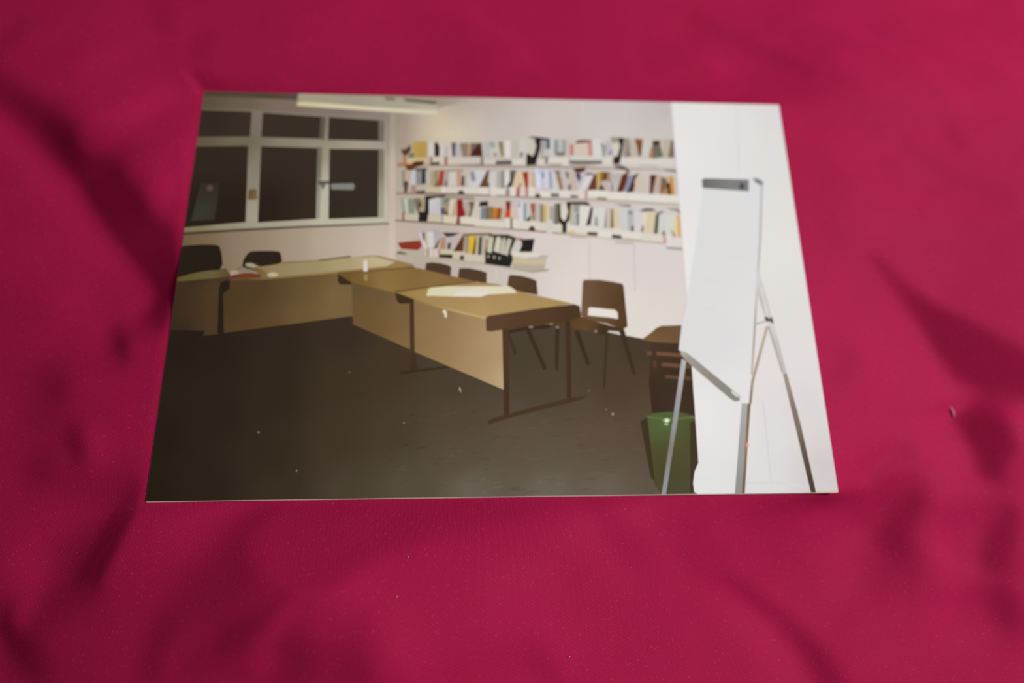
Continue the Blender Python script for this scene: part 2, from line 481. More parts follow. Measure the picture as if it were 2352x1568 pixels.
FLOOR_TONES = [(400, 800, (34, 25, 17)), (370, 1000, (34, 25, 16)), (345, 1140, (33, 24, 14)), (500, 800, (37, 28, 18)), (500, 950, (40, 30, 20)), (480, 1120, (42, 30, 22)), (640, 780, (46, 34, 24)), (640, 900, (48, 36, 24)), (620, 1050, (50, 38, 26)), (640, 1120, (54, 44, 30)),
      (780, 760, (54, 42, 32)), (780, 880, (60, 48, 34)), (780, 1020, (62, 50, 36)), (800, 1120, (72, 62, 48)), (900, 850, (66, 52, 38)), (900, 1000, (70, 58, 42)), (920, 1110, (82, 74, 60)),
      (1030, 870, (72, 60, 46)), (1050, 980, (82, 68, 52)), (1050, 1060, (88, 76, 58)), (1080, 1125, (102, 96, 82)), (1200, 820, (72, 62, 48)), (1240, 900, (78, 66, 52)), (1200, 1000, (92, 78, 62)), (1260, 1060, (94, 82, 66)), (1260, 1125, (108, 100, 88)),
      (1380, 840, (74, 62, 48)), (1420, 900, (78, 62, 48)), (1380, 1000, (92, 76, 60)), (1420, 1060, (94, 80, 64)), (1400, 1125, (106, 96, 84)), (1470, 1000, (88, 72, 56)), (1480, 1120, (94, 82, 68)), (1460, 800, (72, 56, 44))]
FLOOR = part('printed_floor', [(320, 745), (520, 735), (800, 705), (960, 740), (1200, 742), (1330, 748), (1395, 763), (1480, 779), (1600, 830), (1610, 1180), (280, 1180)],
     FLOOR_TONES,
     'dark grey brown printed carpet floor')
rr = random.Random(3)
for k in range(130):                                             # faint carpet flecks towards the lower edge
    x = rr.uniform(880, 1480); y = 1136 - rr.random() ** 1.6 * 190
    g = rr.choice((3, 4, -4, 4, -5))
    b = shade_of(FLOOR_TONES, x, y)
    piece('carpet_fleck', band([(x, y), (x + rr.uniform(8, 30), y - rr.uniform(-4, 8))], rr.uniform(2, 5)), tuple(v + g for v in b), FLOOR, 1)
for (x, y, r_, c) in ((595, 993, 3, (110, 96, 82)), (682, 1081, 2.5, (118, 104, 84)), (803, 855, 3, (90, 76, 60)), (1407, 951, 3.5, (150, 132, 112)), (928, 971, 2.5, (120, 104, 84)), (1392, 941, 2.2, (125, 108, 90)), (1352, 897, 2.5, (110, 95, 75)), (1504, 1104, 3.5, (170, 150, 120))):
    piece('carpet_speck', disc(x, y, r_, n=8), c, FLOOR)
piece('carpet_scrap', [(1053, 890), (1057, 889), (1060, 897), (1059, 902), (1056, 899)], (165, 140, 125), FLOOR, 1)

# ---- printed window
WIN = part('printed_window', [(430, 250), (584, 254), (760, 266), (888, 276), (893, 512), (760, 517), (560, 527), (400, 534)],
     [(462, 326, (92, 82, 62)), (560, 326, (104, 95, 74)), (590, 280, (122, 108, 98)), (585, 400, (132, 124, 108)), (578, 500, (158, 152, 134)), (660, 328, (134, 124, 104)), (745, 290, (130, 118, 106)), (745, 330, (150, 140, 120)), (743, 440, (186, 180, 164)), (740, 500, (186, 180, 160)),
      (820, 335, (164, 154, 134)), (886, 300, (150, 138, 128)), (886, 380, (176, 168, 150)), (886, 480, (190, 184, 166)), (820, 508, (188, 184, 162)), (660, 515, (168, 160, 138)), (440, 527, (124, 112, 82)), (520, 520, (144, 134, 108))],
     'pale painted printed window frame with dark panes at night')
RECESS = [
    ([(734, 268), (749, 270), (745, 322), (731, 320)], (92, 82, 70)), ([(869, 276), (884, 278), (882, 327), (869, 326)], (112, 106, 88)),
    ([(728, 338), (741, 340), (735, 503), (725, 504)], [(735, 350, (112, 106, 92)), (730, 490, (150, 146, 128))]),
    ([(869, 342), (883, 344), (882, 500), (868, 501)], [(876, 350, (124, 116, 98)), (876, 490, (160, 154, 136))])]
for P, c in RECESS:
    piece('frame_recess', P, c, WIN)
PANES = [
    ([(440, 253), (579, 258), (575, 315), (440, 315)], [(480, 270, (48, 38, 30)), (570, 290, (54, 44, 34))]),
    ([(604.5, 260), (737, 269), (734, 320), (600.6, 316)], [(620, 270, (54, 44, 34)), (720, 310, (54, 44, 36))]),
    ([(756, 270), (870, 277), (870, 325), (753.7, 322)], [(770, 280, (54, 44, 38)), (860, 320, (54, 46, 34))]),
    ([(430, 337), (571, 336), (565, 511), (400, 523)], [(470, 350, (46, 36, 26)), (560, 350, (48, 38, 28)), (440, 500, (36, 28, 20)), (550, 500, (38, 28, 20))]),
    ([(600.6, 337), (730, 341), (726, 503.8), (593, 512)], [(620, 350, (50, 40, 32)), (720, 350, (52, 42, 32)), (610, 480, (40, 29, 21)), (715, 490, (50, 40, 28))]),
    ([(757.5, 343), (870.5, 344.3), (869, 500), (755, 503.8)], [(770, 350, (54, 44, 36)), (860, 360, (52, 43, 33)), (770, 490, (48, 40, 30)), (860, 490, (52, 44, 34))])]
for P, c in PANES:
    piece('pane', P, c, WIN)
piece('pane_reflection', [(463, 421), (504, 421), (499, 470), (493, 506), (440, 508), (452, 460)], [(483, 430, (48, 41, 32)), (466, 490, (58, 56, 45)), (490, 490, (50, 47, 37))], WIN)
piece('pane_reflection', disc(483, 433, 8, 7), (86, 66, 56), WIN)
piece('pane_reflection', [(760, 424), (772, 423), (811, 422), (815, 426), (814, 434), (810, 437), (762, 436)], (128, 128, 122), WIN)
piece('window_latch', [(731, 417), (756, 416), (757, 423), (748, 424), (743, 436), (739, 434), (740, 427), (731, 424)], (92, 86, 78), WIN)
piece('window_lock', [(572, 436), (590, 435), (592, 459), (570, 460)], [(575, 444, (78, 58, 34)), (589, 450, (130, 112, 72))], WIN)
piece('window_sill', [(400, 534), (560, 526), (700, 519), (893, 512.5), (894.5, 516), (700, 524), (560, 531.5), (400, 540)], [(440, 535, (66, 54, 38)), (600, 528, (78, 64, 50)), (750, 520, (92, 82, 72)), (890, 514, (98, 92, 86))], WIN)

# ---- printed ceiling lamp
LMP = part('printed_ceiling_lamp', [(687, 206), (760, 210), (880, 224), (1005, 240), (1004, 264), (920, 258), (683, 244), (684, 233)],
     [(700, 226, (160, 152, 128)), (800, 234, (158, 150, 130)), (900, 240, (164, 158, 138)), (1000, 250, (180, 172, 152))], 'pale printed fluorescent ceiling lamp')
piece('lamp_bracket', [(884, 224), (908, 226), (909, 232), (886, 231)], (112, 102, 88), LMP)
piece('lamp_bracket', [(928, 227), (1002, 234), (1003, 242), (930, 234)], (102, 94, 80), LMP)
piece('lamp_tube', [(683, 237), (700, 235), (840, 246), (920, 251), (1004, 254), (1004, 265), (920, 260), (800, 252), (683, 244.5)], [(690, 240, (204, 192, 148)), (780, 246, (214, 202, 168)), (900, 255, (212, 204, 174)), (1000, 260, (206, 198, 170))], LMP)

# ---- printed shelves: rows of books (quads leaning as they stand) and the file boxes in front of them
ROWS = {}
def row(name, P, col, label):
    ROWS[name] = part('printed_shelf', P, col, label)
row('r1', band([(912, 380), (1000, 381), (1110, 381), (1260, 385), (1400, 388), (1552, 392)], 5), [(920, 381, (160, 125, 105)), (1000, 381, (168, 148, 134)), (1150, 381, (152, 136, 126)), (1300, 384, (165, 152, 138)), (1540, 392, (180, 170, 156))], 'top printed shelf of books and file boxes')
row('r2', band([(910, 445), (990, 446), (1110, 449), (1170, 451), (1250, 457), (1330, 459), (1440, 464), (1560, 472)], 5), [(920, 445, (150, 130, 112)), (1000, 447, (124, 106, 94)), (1110, 449, (145, 128, 116)), (1230, 455, (160, 145, 130)), (1400, 463, (182, 172, 156)), (1540, 470, (190, 178, 164))], 'second printed shelf of books and file boxes')
row('r3', band([(908, 507), (1000, 513), (1100, 520), (1160, 525), (1250, 533), (1330, 541), (1420, 549), (1525, 559)], 4.5), [(920, 508, (138, 116, 96)), (1050, 516, (138, 116, 94)), (1120, 521, (146, 112, 100)), (1240, 532, (136, 110, 90)), (1340, 541, (190, 178, 160)), (1500, 556, (180, 168, 148))], 'third printed shelf of books and file boxes')
row('r4', [(908, 584), (975, 586), (1030, 594), (1115, 604), (1220, 622), (1262, 618), (1258, 623), (1222, 627), (1110, 609), (1020, 598), (908, 590)], [(930, 587, (182, 168, 150)), (1060, 600, (182, 170, 150)), (1150, 614, (184, 176, 160)), (1240, 622, (165, 150, 135))], 'lowest printed shelf with red book and paper stacks')

def crisp(c, sat):
    """undo the softening that the lens adds: darks a little darker, lights lighter"""
    if isinstance(c[0], (tuple, list)):
        return [(x, y, crisp(k, sat)) for (x, y, k) in c]
    m = sum(c) / 3.0
    if max(c) - min(c) < 36:
        sat = min(sat, 1.0)
    return tuple(max(30.0, min(234.0, 178 + (m - 178) * 1.2 + (v - m) * sat)) for v in c)

def slim(P):
    m = sum(q[0] for q in P) / len(P)
    return [(m + (x - m) * 0.86, y) for x, y in P]

def items(kind, rowname, x0, y0, rows_):
    for it in rows_:
        P, c = it
        if len(P) == 4 and not isinstance(P[0], tuple):          # plain upright block given by its extents
            P = rect(P[0], P[1], P[2], P[3], {'r1': .01, 'r2': .04, 'r3': .085, 'r4': .09}[rowname] if kind != 'printed_book' else 0.0)
        piece(kind, off(P, x0, y0, 9.8), crisp(c, 0.85 if kind == BX else (1.0 if kind == 'printed_red_book' else 1.3)), ROWS[rowname])

A_ = (890, 290); B_ = (1100, 290); C_ = (1320, 290); D_ = (890, 430); E_ = (1100, 430); F_ = (1330, 430); G_ = (890, 510); H_ = (1080, 510)
BK, BX, SH, SL = 'printed_book', 'printed_file_box', 'printed_shade_and_item', 'box_opening_and_shade'  # last two kinds mix printed shade with shelf items, openings and brackets

# top row
items('printed_goblet', 'r1', *A_, [([(310, 530), (400, 530), (520, 430), (530, 540), (490, 610), (400, 690), (330, 620)], (100, 76, 64)), ([(350, 690), (420, 690), (440, 860), (420, 920), (230, 920), (250, 840), (360, 830)], (166, 128, 102))])
items('printed_box', 'r1', *A_, [([(545, 370), (700, 345), (890, 350), (890, 710), (640, 715), (560, 540)], [(950, 340, (188, 170, 112)), (965, 345, (166, 142, 88)), (978, 350, (184, 154, 104)), (960, 358, (166, 146, 92))])])
items('printed_globe', 'r1', *A_, [([(480, 640), (540, 600), (610, 620), (600, 720), (470, 720)], (134, 126, 100))])
items(SH, 'r1', *A_, [([(440, 750), (830, 720), (880, 800), (880, 850), (440, 850)], (196, 178, 138)), ([(570, 830), (640, 800), (830, 790), (810, 860), (560, 870)], (72, 52, 38)), ([(400, 880), (560, 860), (850, 860), (640, 940), (560, 1005), (430, 990)], (108, 78, 54))])  # pale, dark and brown patches of items on the shelf
items(BK, 'r1', *A_, [
    ((930, 370, 1050, 680), (200, 195, 188)), ([(1055, 380), (1120, 370), (1175, 480), (1165, 690), (1060, 690)], (68, 64, 60)),
    ((1185, 400, 1270, 700), (199, 193, 187)), ([(1260, 640), (1330, 440), (1390, 430), (1385, 650)], (182, 178, 180)), ((1380, 380, 1440, 690), (204, 191, 175)),
    ([(1435, 375), (1545, 375), (1530, 690), (1460, 690)], (106, 104, 122)), ((1560, 400, 1690, 700), (182, 176, 172)),
    ([(1630, 390), (1830, 385), (1830, 690), (1690, 700)], (148, 130, 113)), ((1815, 385, 1870, 640), (188, 156, 126)),
    ([(1875, 385), (2060, 390), (1900, 640), (1860, 600)], (124, 110, 106)), ([(2060, 385), (2110, 390), (2140, 690), (1830, 690)], (88, 60, 44))])
items(BK, 'r1', *B_, [
    ([(80, 370), (270, 350), (250, 710), (100, 720)], (184, 179, 178)), ([(225, 370), (360, 365), (350, 490), (270, 490)], (150, 166, 150)), ((260, 500, 430, 710), (197, 189, 177)), ((330, 610, 400, 690), (146, 146, 142)),
    ([(440, 365), (530, 355), (555, 690), (505, 690)], (128, 126, 86)), ((590, 335, 710, 720), (212, 206, 199)), ([(720, 325), (900, 305), (900, 700), (740, 700)], (190, 182, 169)),
    ((900, 315, 1070, 720), (199, 193, 185)), ([(930, 600), (990, 580), (985, 700), (915, 710)], (138, 126, 122)),
    ([(1090, 240), (1300, 250), (1600, 290), (1580, 330), (1400, 325), (1370, 560), (1320, 720), (1285, 885), (1060, 890), (1070, 620), (1280, 310)], (64, 54, 44)),
    ([(1060, 330), (1210, 310), (1290, 420), (1260, 590), (1210, 690), (1130, 640), (1070, 620)], (198, 191, 174)),
    ((1385, 330, 1505, 740), (172, 162, 152)), ([(1515, 300), (1595, 300), (1595, 520), (1520, 520)], (86, 100, 124)), ((1450, 525, 1575, 690), (192, 186, 180)), ([(1490, 690), (1560, 680), (1540, 860), (1490, 860)], (124, 128, 138)),
    ((1600, 300, 1695, 670), (196, 196, 191)), ((1690, 310, 1780, 660), (150, 150, 150)), ((1780, 300, 1885, 610), (184, 184, 182)), ((1880, 310, 1950, 650), (155, 155, 155)), ((1745, 590, 1925, 680), (134, 124, 124)),
    ((1960, 340, 2055, 670), (196, 183, 172)), ((2050, 420, 2125, 665), (188, 128, 122)), ((2125, 410, 2500, 690), (205, 191, 171)), ([(2160, 400), (2210, 330), (2350, 310), (2530, 320), (2530, 370), (2350, 390)], (126, 94, 80))])
items(BK, 'r1', *C_, [
    ([(20, 395), (70, 325), (360, 315), (370, 380), (130, 390)], [(1325, 327, (104, 76, 66)), (1355, 326, (172, 132, 106))]), ([(290, 380), (380, 380), (405, 670), (310, 680)], (190, 147, 135)), ((400, 310, 600, 770), (208, 204, 199)),
    ([(570, 370), (720, 450), (690, 690), (630, 690)], (164, 154, 157)), ([(690, 280), (830, 390), (860, 640), (750, 680), (700, 450)], (186, 181, 182)), ([(735, 650), (825, 510), (835, 660)], (138, 140, 176)),
    ([(800, 250), (970, 255), (960, 390), (830, 390)], (164, 151, 137)), ([(830, 390), (980, 390), (1015, 470), (965, 690), (860, 690)], (204, 199, 182)),
    ([(960, 265), (1115, 275), (1060, 620), (1005, 860), (855, 860), (870, 700), (960, 680), (1020, 460)], (66, 57, 50)),
    ([(1120, 290), (1210, 270), (1255, 480), (1210, 700), (1080, 700)], (158, 148, 136)), ([(1210, 480), (1255, 690), (1185, 690)], (120, 107, 94)), ([(1230, 295), (1350, 300), (1415, 690), (1260, 700)], (191, 179, 163)),
    ([(1350, 285), (1420, 290), (1430, 680), (1400, 500)], (114, 99, 70)), ([(1405, 295), (1530, 305), (1485, 690), (1430, 690)], [(1466, 328, (150, 96, 60)), (1466, 355, (118, 84, 66))]), ([(1540, 310), (1730, 340), (1660, 710), (1490, 700)], (199, 195, 189)),
    ([(1710, 500), (1745, 440), (1760, 730), (1655, 725)], (178, 130, 106)), ([(1740, 340), (1915, 325), (1915, 440), (1750, 450)], (102, 70, 58)), ([(1750, 450), (1915, 430), (1990, 700), (1755, 740)], [(1500, 345, (128, 138, 120)), (1512, 340, (108, 98, 86)), (1508, 360, (126, 118, 108))]),
    ([(1960, 310), (2170, 300), (2100, 720), (1990, 710)], (187, 178, 157)), ([(2160, 330), (2215, 305), (2240, 715), (2095, 720)], (138, 118, 104))])
items(BX, 'r1', *A_, [((960, 700, 1015, 875), (166, 120, 106)), ((1020, 700, 1185, 810), (206, 193, 171)), ((1180, 720, 1290, 870), (205, 190, 176)), ((1285, 690, 1350, 885), (163, 112, 102)), ((1350, 740, 1545, 870), (206, 191, 173)), ((1545, 715, 2090, 865), (199, 189, 177))])
items(SL, 'r1', *A_, [([(970, 830), (1175, 810), (1175, 875), (970, 885)], (82, 72, 60)), ([(1640, 885), (2150, 855), (2150, 895), (1650, 905)], (138, 120, 108)), ([(2095, 670), (2150, 690), (2160, 870), (2100, 860)], (140, 130, 112))])
items(BX, 'r1', *B_, [((120, 740, 385, 865), (206, 193, 179)), ((745, 750, 1055, 890), (209, 201, 187)), ((1300, 760, 1470, 875), (209, 199, 185)), ((1565, 715, 2010, 875), (213, 204, 190)), ((2050, 690, 2750, 785), (206, 200, 192))])
items(SL, 'r1', *B_, [([(380, 800), (730, 790), (745, 860), (375, 865)], (72, 61, 55)), ([(1570, 850), (1860, 850), (1870, 950), (1560, 930)], (174, 160, 150)), ([(2030, 785), (2770, 795), (2770, 850), (2035, 840)], (82, 79, 70)), ([(2040, 855), (2400, 855), (2700, 870), (2380, 910), (2060, 900)], (166, 153, 136))])
items(BX, 'r1', *C_, [((635, 715, 840, 860), (212, 205, 189)), ((1030, 730, 1425, 860), (210, 204, 191)), ((1425, 750, 2250, 880), (208, 204, 191))])
items(SL, 'r1', *C_, [([(850, 885), (1040, 880), (1180, 950), (1240, 1040), (1200, 1080), (1150, 1000), (940, 970)], [(1412, 382, (165, 158, 142)), (1435, 390, (98, 78, 72)), (1443, 397, (92, 68, 64))]), ([(1440, 880), (1890, 895), (1890, 930), (1440, 905)], (184, 173, 161)), ([(1980, 980), (2270, 1000), (2285, 1050), (2040, 1015)], [(1525, 390, (150, 140, 136)), (1548, 394, (104, 98, 100))])])

# second row
items(SH, 'r2', *A_, [([(620, 960), (890, 950), (880, 1015), (640, 1015)], (92, 94, 88)), ([(1060, 1000), (1700, 970), (1700, 1020), (1060, 1040)], (160, 146, 138))])
items(BK, 'r2', *A_, [
    ((330, 1000, 395, 1370), (140, 140, 140)), ((395, 1020, 530, 1260), (186, 166, 146)), ([(375, 1240), (475, 1260), (440, 1510), (375, 1510)], (94, 80, 66)),
    ([(540, 1005), (640, 1005), (655, 1320), (500, 1320)], (190, 186, 194)), ((640, 1010, 775, 1330), (146, 141, 141)), ([(780, 970), (865, 970), (865, 1310), (765, 1310)], (72, 73, 67)), ((865, 1010, 965, 1330), (186, 179, 171)), ((960, 1010, 1070, 1350), (170, 158, 131)), ((1060, 1010, 1140, 1350), (150, 140, 120)),
    ([(1130, 1080), (1190, 1060), (1180, 1250), (1120, 1300)], (178, 144, 124)), ([(1040, 1370), (1160, 1190), (1175, 1370)], (130, 112, 90)), ([(1180, 1005), (1275, 1005), (1255, 1350), (1150, 1360)], (164, 78, 68)), ((1275, 1020, 1395, 1350), (171, 161, 157)), ([(1300, 1250), (1350, 1230), (1350, 1360), (1280, 1360)], (126, 118, 108)),
    ([(1390, 1040), (1545, 1025), (1565, 1350), (1365, 1350)], (201, 193, 181)), ((1555, 1000, 1660, 1350), (186, 154, 135)), ([(1675, 1120), (1735, 1120), (1735, 1350), (1655, 1350)], (104, 90, 90)), ((1735, 1000, 1840, 1360), (191, 181, 173)),
    ([(1950, 1000), (2250, 990), (2060, 1370), (1830, 1370), (1830, 1010)], (199, 197, 197)), ([(1840, 1030), (1950, 1020), (1990, 1200), (1960, 1260), (1890, 1250)], (150, 148, 156)), ([(2240, 1000), (2295, 1000), (2235, 1375), (2060, 1375)], [(1114, 405, (120, 96, 90)), (1110, 425, (112, 74, 60))]), ((2230, 1270, 2315, 1380), (112, 102, 87))])
items(BK, 'r2', *B_, [
    ((235, 1030, 405, 1400), (199, 195, 191)), ((395, 1030, 505, 1390), (176, 171, 159)), ((500, 1005, 575, 1400), (146, 143, 135)), ((575, 1005, 695, 1350), (209, 205, 199)), ([(690, 1005), (840, 995), (750, 1350), (650, 1395), (610, 1390), (700, 1230)], [(1176, 397, (130, 124, 122)), (1174, 415, (80, 72, 68)), (1167, 430, (84, 70, 62))]),
    ([(840, 1050), (990, 1040), (1055, 1400), (740, 1400)], [(1190, 398, (206, 190, 156)), (1192, 420, (206, 186, 170))]), ([(905, 1300), (960, 1290), (950, 1390), (890, 1400)], (160, 136, 126)), ([(980, 1045), (1105, 1035), (1110, 1400), (1050, 1410)], (150, 68, 52)), ((1105, 1050, 1195, 1410), (206, 184, 168)), ((1190, 1040, 1280, 1410), (191, 172, 157)),
    ([(1265, 955), (1395, 965), (1405, 1400), (1290, 1400)], (206, 209, 221)), ([(1310, 975), (1400, 985), (1380, 1080), (1340, 1060)], (176, 184, 216)), ((1390, 990, 1490, 1400), (190, 188, 207)), ((1405, 1045, 1465, 1180), (146, 144, 166)), ((1480, 990, 1565, 1400), (206, 203, 208)), ([(1555, 1020), (1635, 1030), (1660, 1410), (1585, 1410)], (158, 164, 190)),
    ([(1640, 1030), (1720, 1030), (1840, 1450), (1660, 1450)], (201, 197, 191)), ([(1690, 1010), (1825, 1015), (1815, 1110), (1765, 1115)], (120, 117, 113)), ([(1730, 1105), (1835, 1130), (1900, 1430), (1820, 1450)], (152, 132, 107)), ([(1825, 1015), (1940, 1015), (2020, 1440), (1895, 1440)], (195, 183, 177)), ([(1940, 1030), (2015, 1045), (2025, 1180), (1980, 1190)], (122, 109, 103)), ((2015, 1025, 2190, 1440), (195, 178, 165)), ((2005, 1320, 2075, 1445), (134, 119, 111)),
    ([(2110, 965), (2400, 930), (2380, 1020), (2280, 1050), (2180, 1060)], (104, 68, 58))])
items(BK, 'r2', *C_, [
    ([(130, 1100), (250, 1070), (110, 1430), (40, 1430)], (190, 185, 186)), ([(15, 1080), (120, 1055), (135, 1190), (85, 1270)], (72, 77, 122)), ([(250, 1140), (420, 1110), (240, 1410), (70, 1490)], (209, 205, 206)), ([(240, 1050), (430, 1065), (410, 1115), (250, 1105)], (140, 114, 112)),  # last quad is printed shade under the shelf, not a book
    ([(430, 1100), (490, 1070), (490, 1440), (280, 1450)], (113, 78, 68)), ([(485, 1040), (590, 1035), (565, 1300), (535, 1400), (490, 1420)], (191, 166, 116)), ([(565, 1035), (680, 1035), (650, 1190), (600, 1280), (565, 1260)], (153, 122, 66)), ([(660, 1040), (780, 1035), (740, 1160), (700, 1240), (630, 1230)], (102, 77, 57)), ((725, 1050, 810, 1260), (168, 142, 132)),
    ([(590, 1290), (690, 1450), (520, 1445)], (102, 85, 60)), ([(610, 1250), (730, 1230), (840, 1480), (710, 1480)], (195, 176, 167)), ([(795, 1150), (890, 1480), (825, 1480)], (148, 136, 141)), ([(820, 1070), (1080, 1080), (960, 1480), (875, 1470)], [(1410, 405, (176, 168, 168)), (1410, 425, (200, 192, 190))]),
    ([(1060, 1110), (1190, 1030), (1190, 1200), (1085, 1480), (945, 1490)], (110, 69, 47)), ([(1205, 1105), (1340, 1105), (1180, 1490), (1100, 1480)], (146, 147, 167)), ([(1330, 1110), (1450, 1050), (1340, 1250), (1350, 1350), (1310, 1490), (1170, 1500)], [(1458, 400, (106, 92, 100)), (1452, 430, (86, 66, 54))]),
    ([(1420, 1105), (1690, 1085), (1690, 1500), (1330, 1500), (1370, 1300), (1350, 1220)], [(1480, 410, (197, 194, 186)), (1475, 438, (197, 188, 182)), (1458, 415, (206, 182, 158))]), ([(1695, 1105), (1830, 1105), (1750, 1530), (1675, 1530)], [(1500, 405, (88, 66, 52)), (1495, 438, (122, 92, 78))]), ([(1830, 1090), (1950, 1110), (1900, 1530), (1760, 1520)], (190, 173, 158)),
    ([(1940, 1140), (2070, 1190), (2080, 1400), (1910, 1560)], (132, 114, 94)), ([(2060, 1130), (2130, 1130), (2130, 1280), (2070, 1280)], (190, 182, 166)), ([(1990, 1440), (2095, 1430), (2100, 1570), (1950, 1570)], (186, 134, 104)), ([(2060, 1280), (2130, 1280), (2170, 1580), (2100, 1570)], (70, 66, 62)), ([(2190, 1100), (2270, 1110), (2290, 1560), (2240, 1560)], (204, 186, 174)), ([(2115, 1135), (2195, 1135), (2250, 1580), (2165, 1580)], (190, 146, 78))])
items(BX, 'r2', *A_, [((550, 1340, 640, 1530), (174, 132, 126)), ((635, 1350, 855, 1455), (189, 173, 149)), ((860, 1380, 1225, 1505), (197, 183, 152)), ((1220, 1385, 1305, 1505), (216, 206, 194)), ((1300, 1380, 1745, 1515), (206, 197, 182)), ((1740, 1385, 2270, 1535), (211, 203, 186))])
items(SL, 'r2', *A_, [([(650, 1465), (860, 1450), (840, 1515), (645, 1515)], (92, 72, 55)), ([(1570, 1530), (1620, 1455), (1700, 1455), (1740, 1530)], (82, 66, 54))])
items(BX, 'r2', *E_, [((0, 20, 200, 155), (215, 206, 189)), ((255, 0, 390, 205), (212, 203, 192)), ((390, 35, 610, 185), (213, 207, 191)), ((690, 15, 850, 205), (216, 207, 194)), ([(850, 10), (925, 0), (915, 210), (825, 210)], (186, 110, 94)), ((925, 0, 1045, 210), (215, 196, 182)), ([(1040, 10), (1110, 10), (1105, 215), (1050, 215)], (188, 122, 118)), ((1105, 5, 1265, 220), (215, 206, 194)), ((1290, 20, 1400, 160), (206, 194, 194)), ((1385, 95, 1615, 235), (216, 209, 198)), ((1605, 55, 1810, 155), (202, 202, 192)), ((1805, 85, 2065, 240), (216, 207, 196)), ((2060, 95, 2240, 195), (214, 200, 190)), ((2225, 85, 2500, 270), (215, 202, 188))])
items(SL, 'r2', *E_, [([(600, 60), (690, 40), (690, 200), (600, 190)], (160, 140, 128)), ([(1265, 170), (1340, 160), (1385, 190), (1380, 240), (1260, 235)], (88, 68, 60)), ([(1615, 155), (1800, 160), (1800, 220), (1615, 215)], (82, 82, 70)), ([(2055, 185), (2230, 200), (2230, 245), (2060, 245)], (108, 103, 106))])
items(BX, 'r2', *F_, [((-20, 90, 140, 270), (216, 202, 192)), ((125, 70, 200, 320), (200, 150, 146)), ((195, 85, 630, 235), (219, 213, 198)), ((630, 125, 1075, 295), (219, 211, 198)), ((1090, 165, 2250, 335), (217, 212, 199))])
items(SL, 'r2', *F_, [([(395, 230), (625, 245), (615, 295), (395, 275)], (142, 127, 109)), ([(760, 375), (1160, 405), (1155, 455), (960, 435)], [(1415, 470, (170, 164, 150)), (1445, 474, (124, 122, 114))]), ([(1930, 470), (2240, 495), (2245, 555), (2080, 525)], [(1530, 479, (172, 164, 152)), (1556, 483, (122, 122, 120))])])

# third row
items(SH, 'r3', *D_, [([(840, 205), (1310, 185), (1300, 240), (1100, 245), (920, 300), (850, 290)], (82, 72, 66)), ([(1310, 210), (1960, 230), (1960, 300), (1310, 260)], (160, 144, 132))])
items(BK, 'r3', *D_, [
    ([(305, 265), (375, 255), (425, 570), (335, 545)], (150, 160, 148)), ([(365, 275), (465, 265), (490, 580), (415, 580)], (190, 187, 173)), ([(455, 275), (610, 265), (610, 610), (480, 600)], (140, 147, 127)), ([(600, 265), (745, 250), (745, 560), (640, 520)], (130, 121, 105)), ((695, 340, 765, 455), (92, 85, 69)), ([(755, 265), (840, 230), (840, 550), (775, 550)], (166, 150, 121)),
    ([(855, 235), (935, 225), (935, 600), (890, 780), (695, 780), (710, 620), (640, 515), (690, 560), (840, 560)], (58, 50, 38)),
    ([(935, 290), (1130, 235), (1205, 280), (1205, 615), (945, 615)], [(990, 465, (202, 200, 196)), (1008, 470, (184, 178, 182))]), ([(1200, 260), (1270, 260), (1270, 470), (1205, 475)], (145, 156, 152)), ([(1260, 255), (1410, 245), (1400, 380), (1270, 385)], (134, 137, 116)), ([(1270, 380), (1410, 360), (1390, 640), (1290, 640)], (166, 146, 124)), ([(1200, 475), (1295, 475), (1295, 620), (1210, 645)], (90, 100, 106)), ([(1285, 610), (1330, 520), (1395, 650)], (122, 97, 72)),
    ([(1400, 295), (1520, 275), (1475, 640), (1370, 630)], (206, 194, 178)), ([(1510, 320), (1580, 300), (1570, 660), (1440, 660)], (186, 162, 138)),
    ([(1700, 340), (1840, 315), (1890, 500), (1830, 665), (1740, 640)], (176, 165, 153)), ([(1565, 285), (1690, 285), (1705, 450), (1760, 640), (1640, 690), (1570, 690)], (140, 56, 42)), ([(1830, 330), (1940, 335), (1925, 490), (1870, 510)], (118, 102, 76)), ([(1925, 335), (1975, 325), (1880, 670), (1815, 660)], (128, 113, 98)), ([(1970, 335), (2060, 325), (2090, 450), (2110, 700), (1885, 700)], (201, 190, 178)),
    ([(2080, 335), (2250, 320), (2275, 360), (2255, 430), (2055, 445)], (72, 63, 55)), ([(2105, 465), (2225, 465), (2215, 730), (2095, 730)], (128, 137, 142)), ((2215, 445, 2285, 730), (130, 109, 99))])
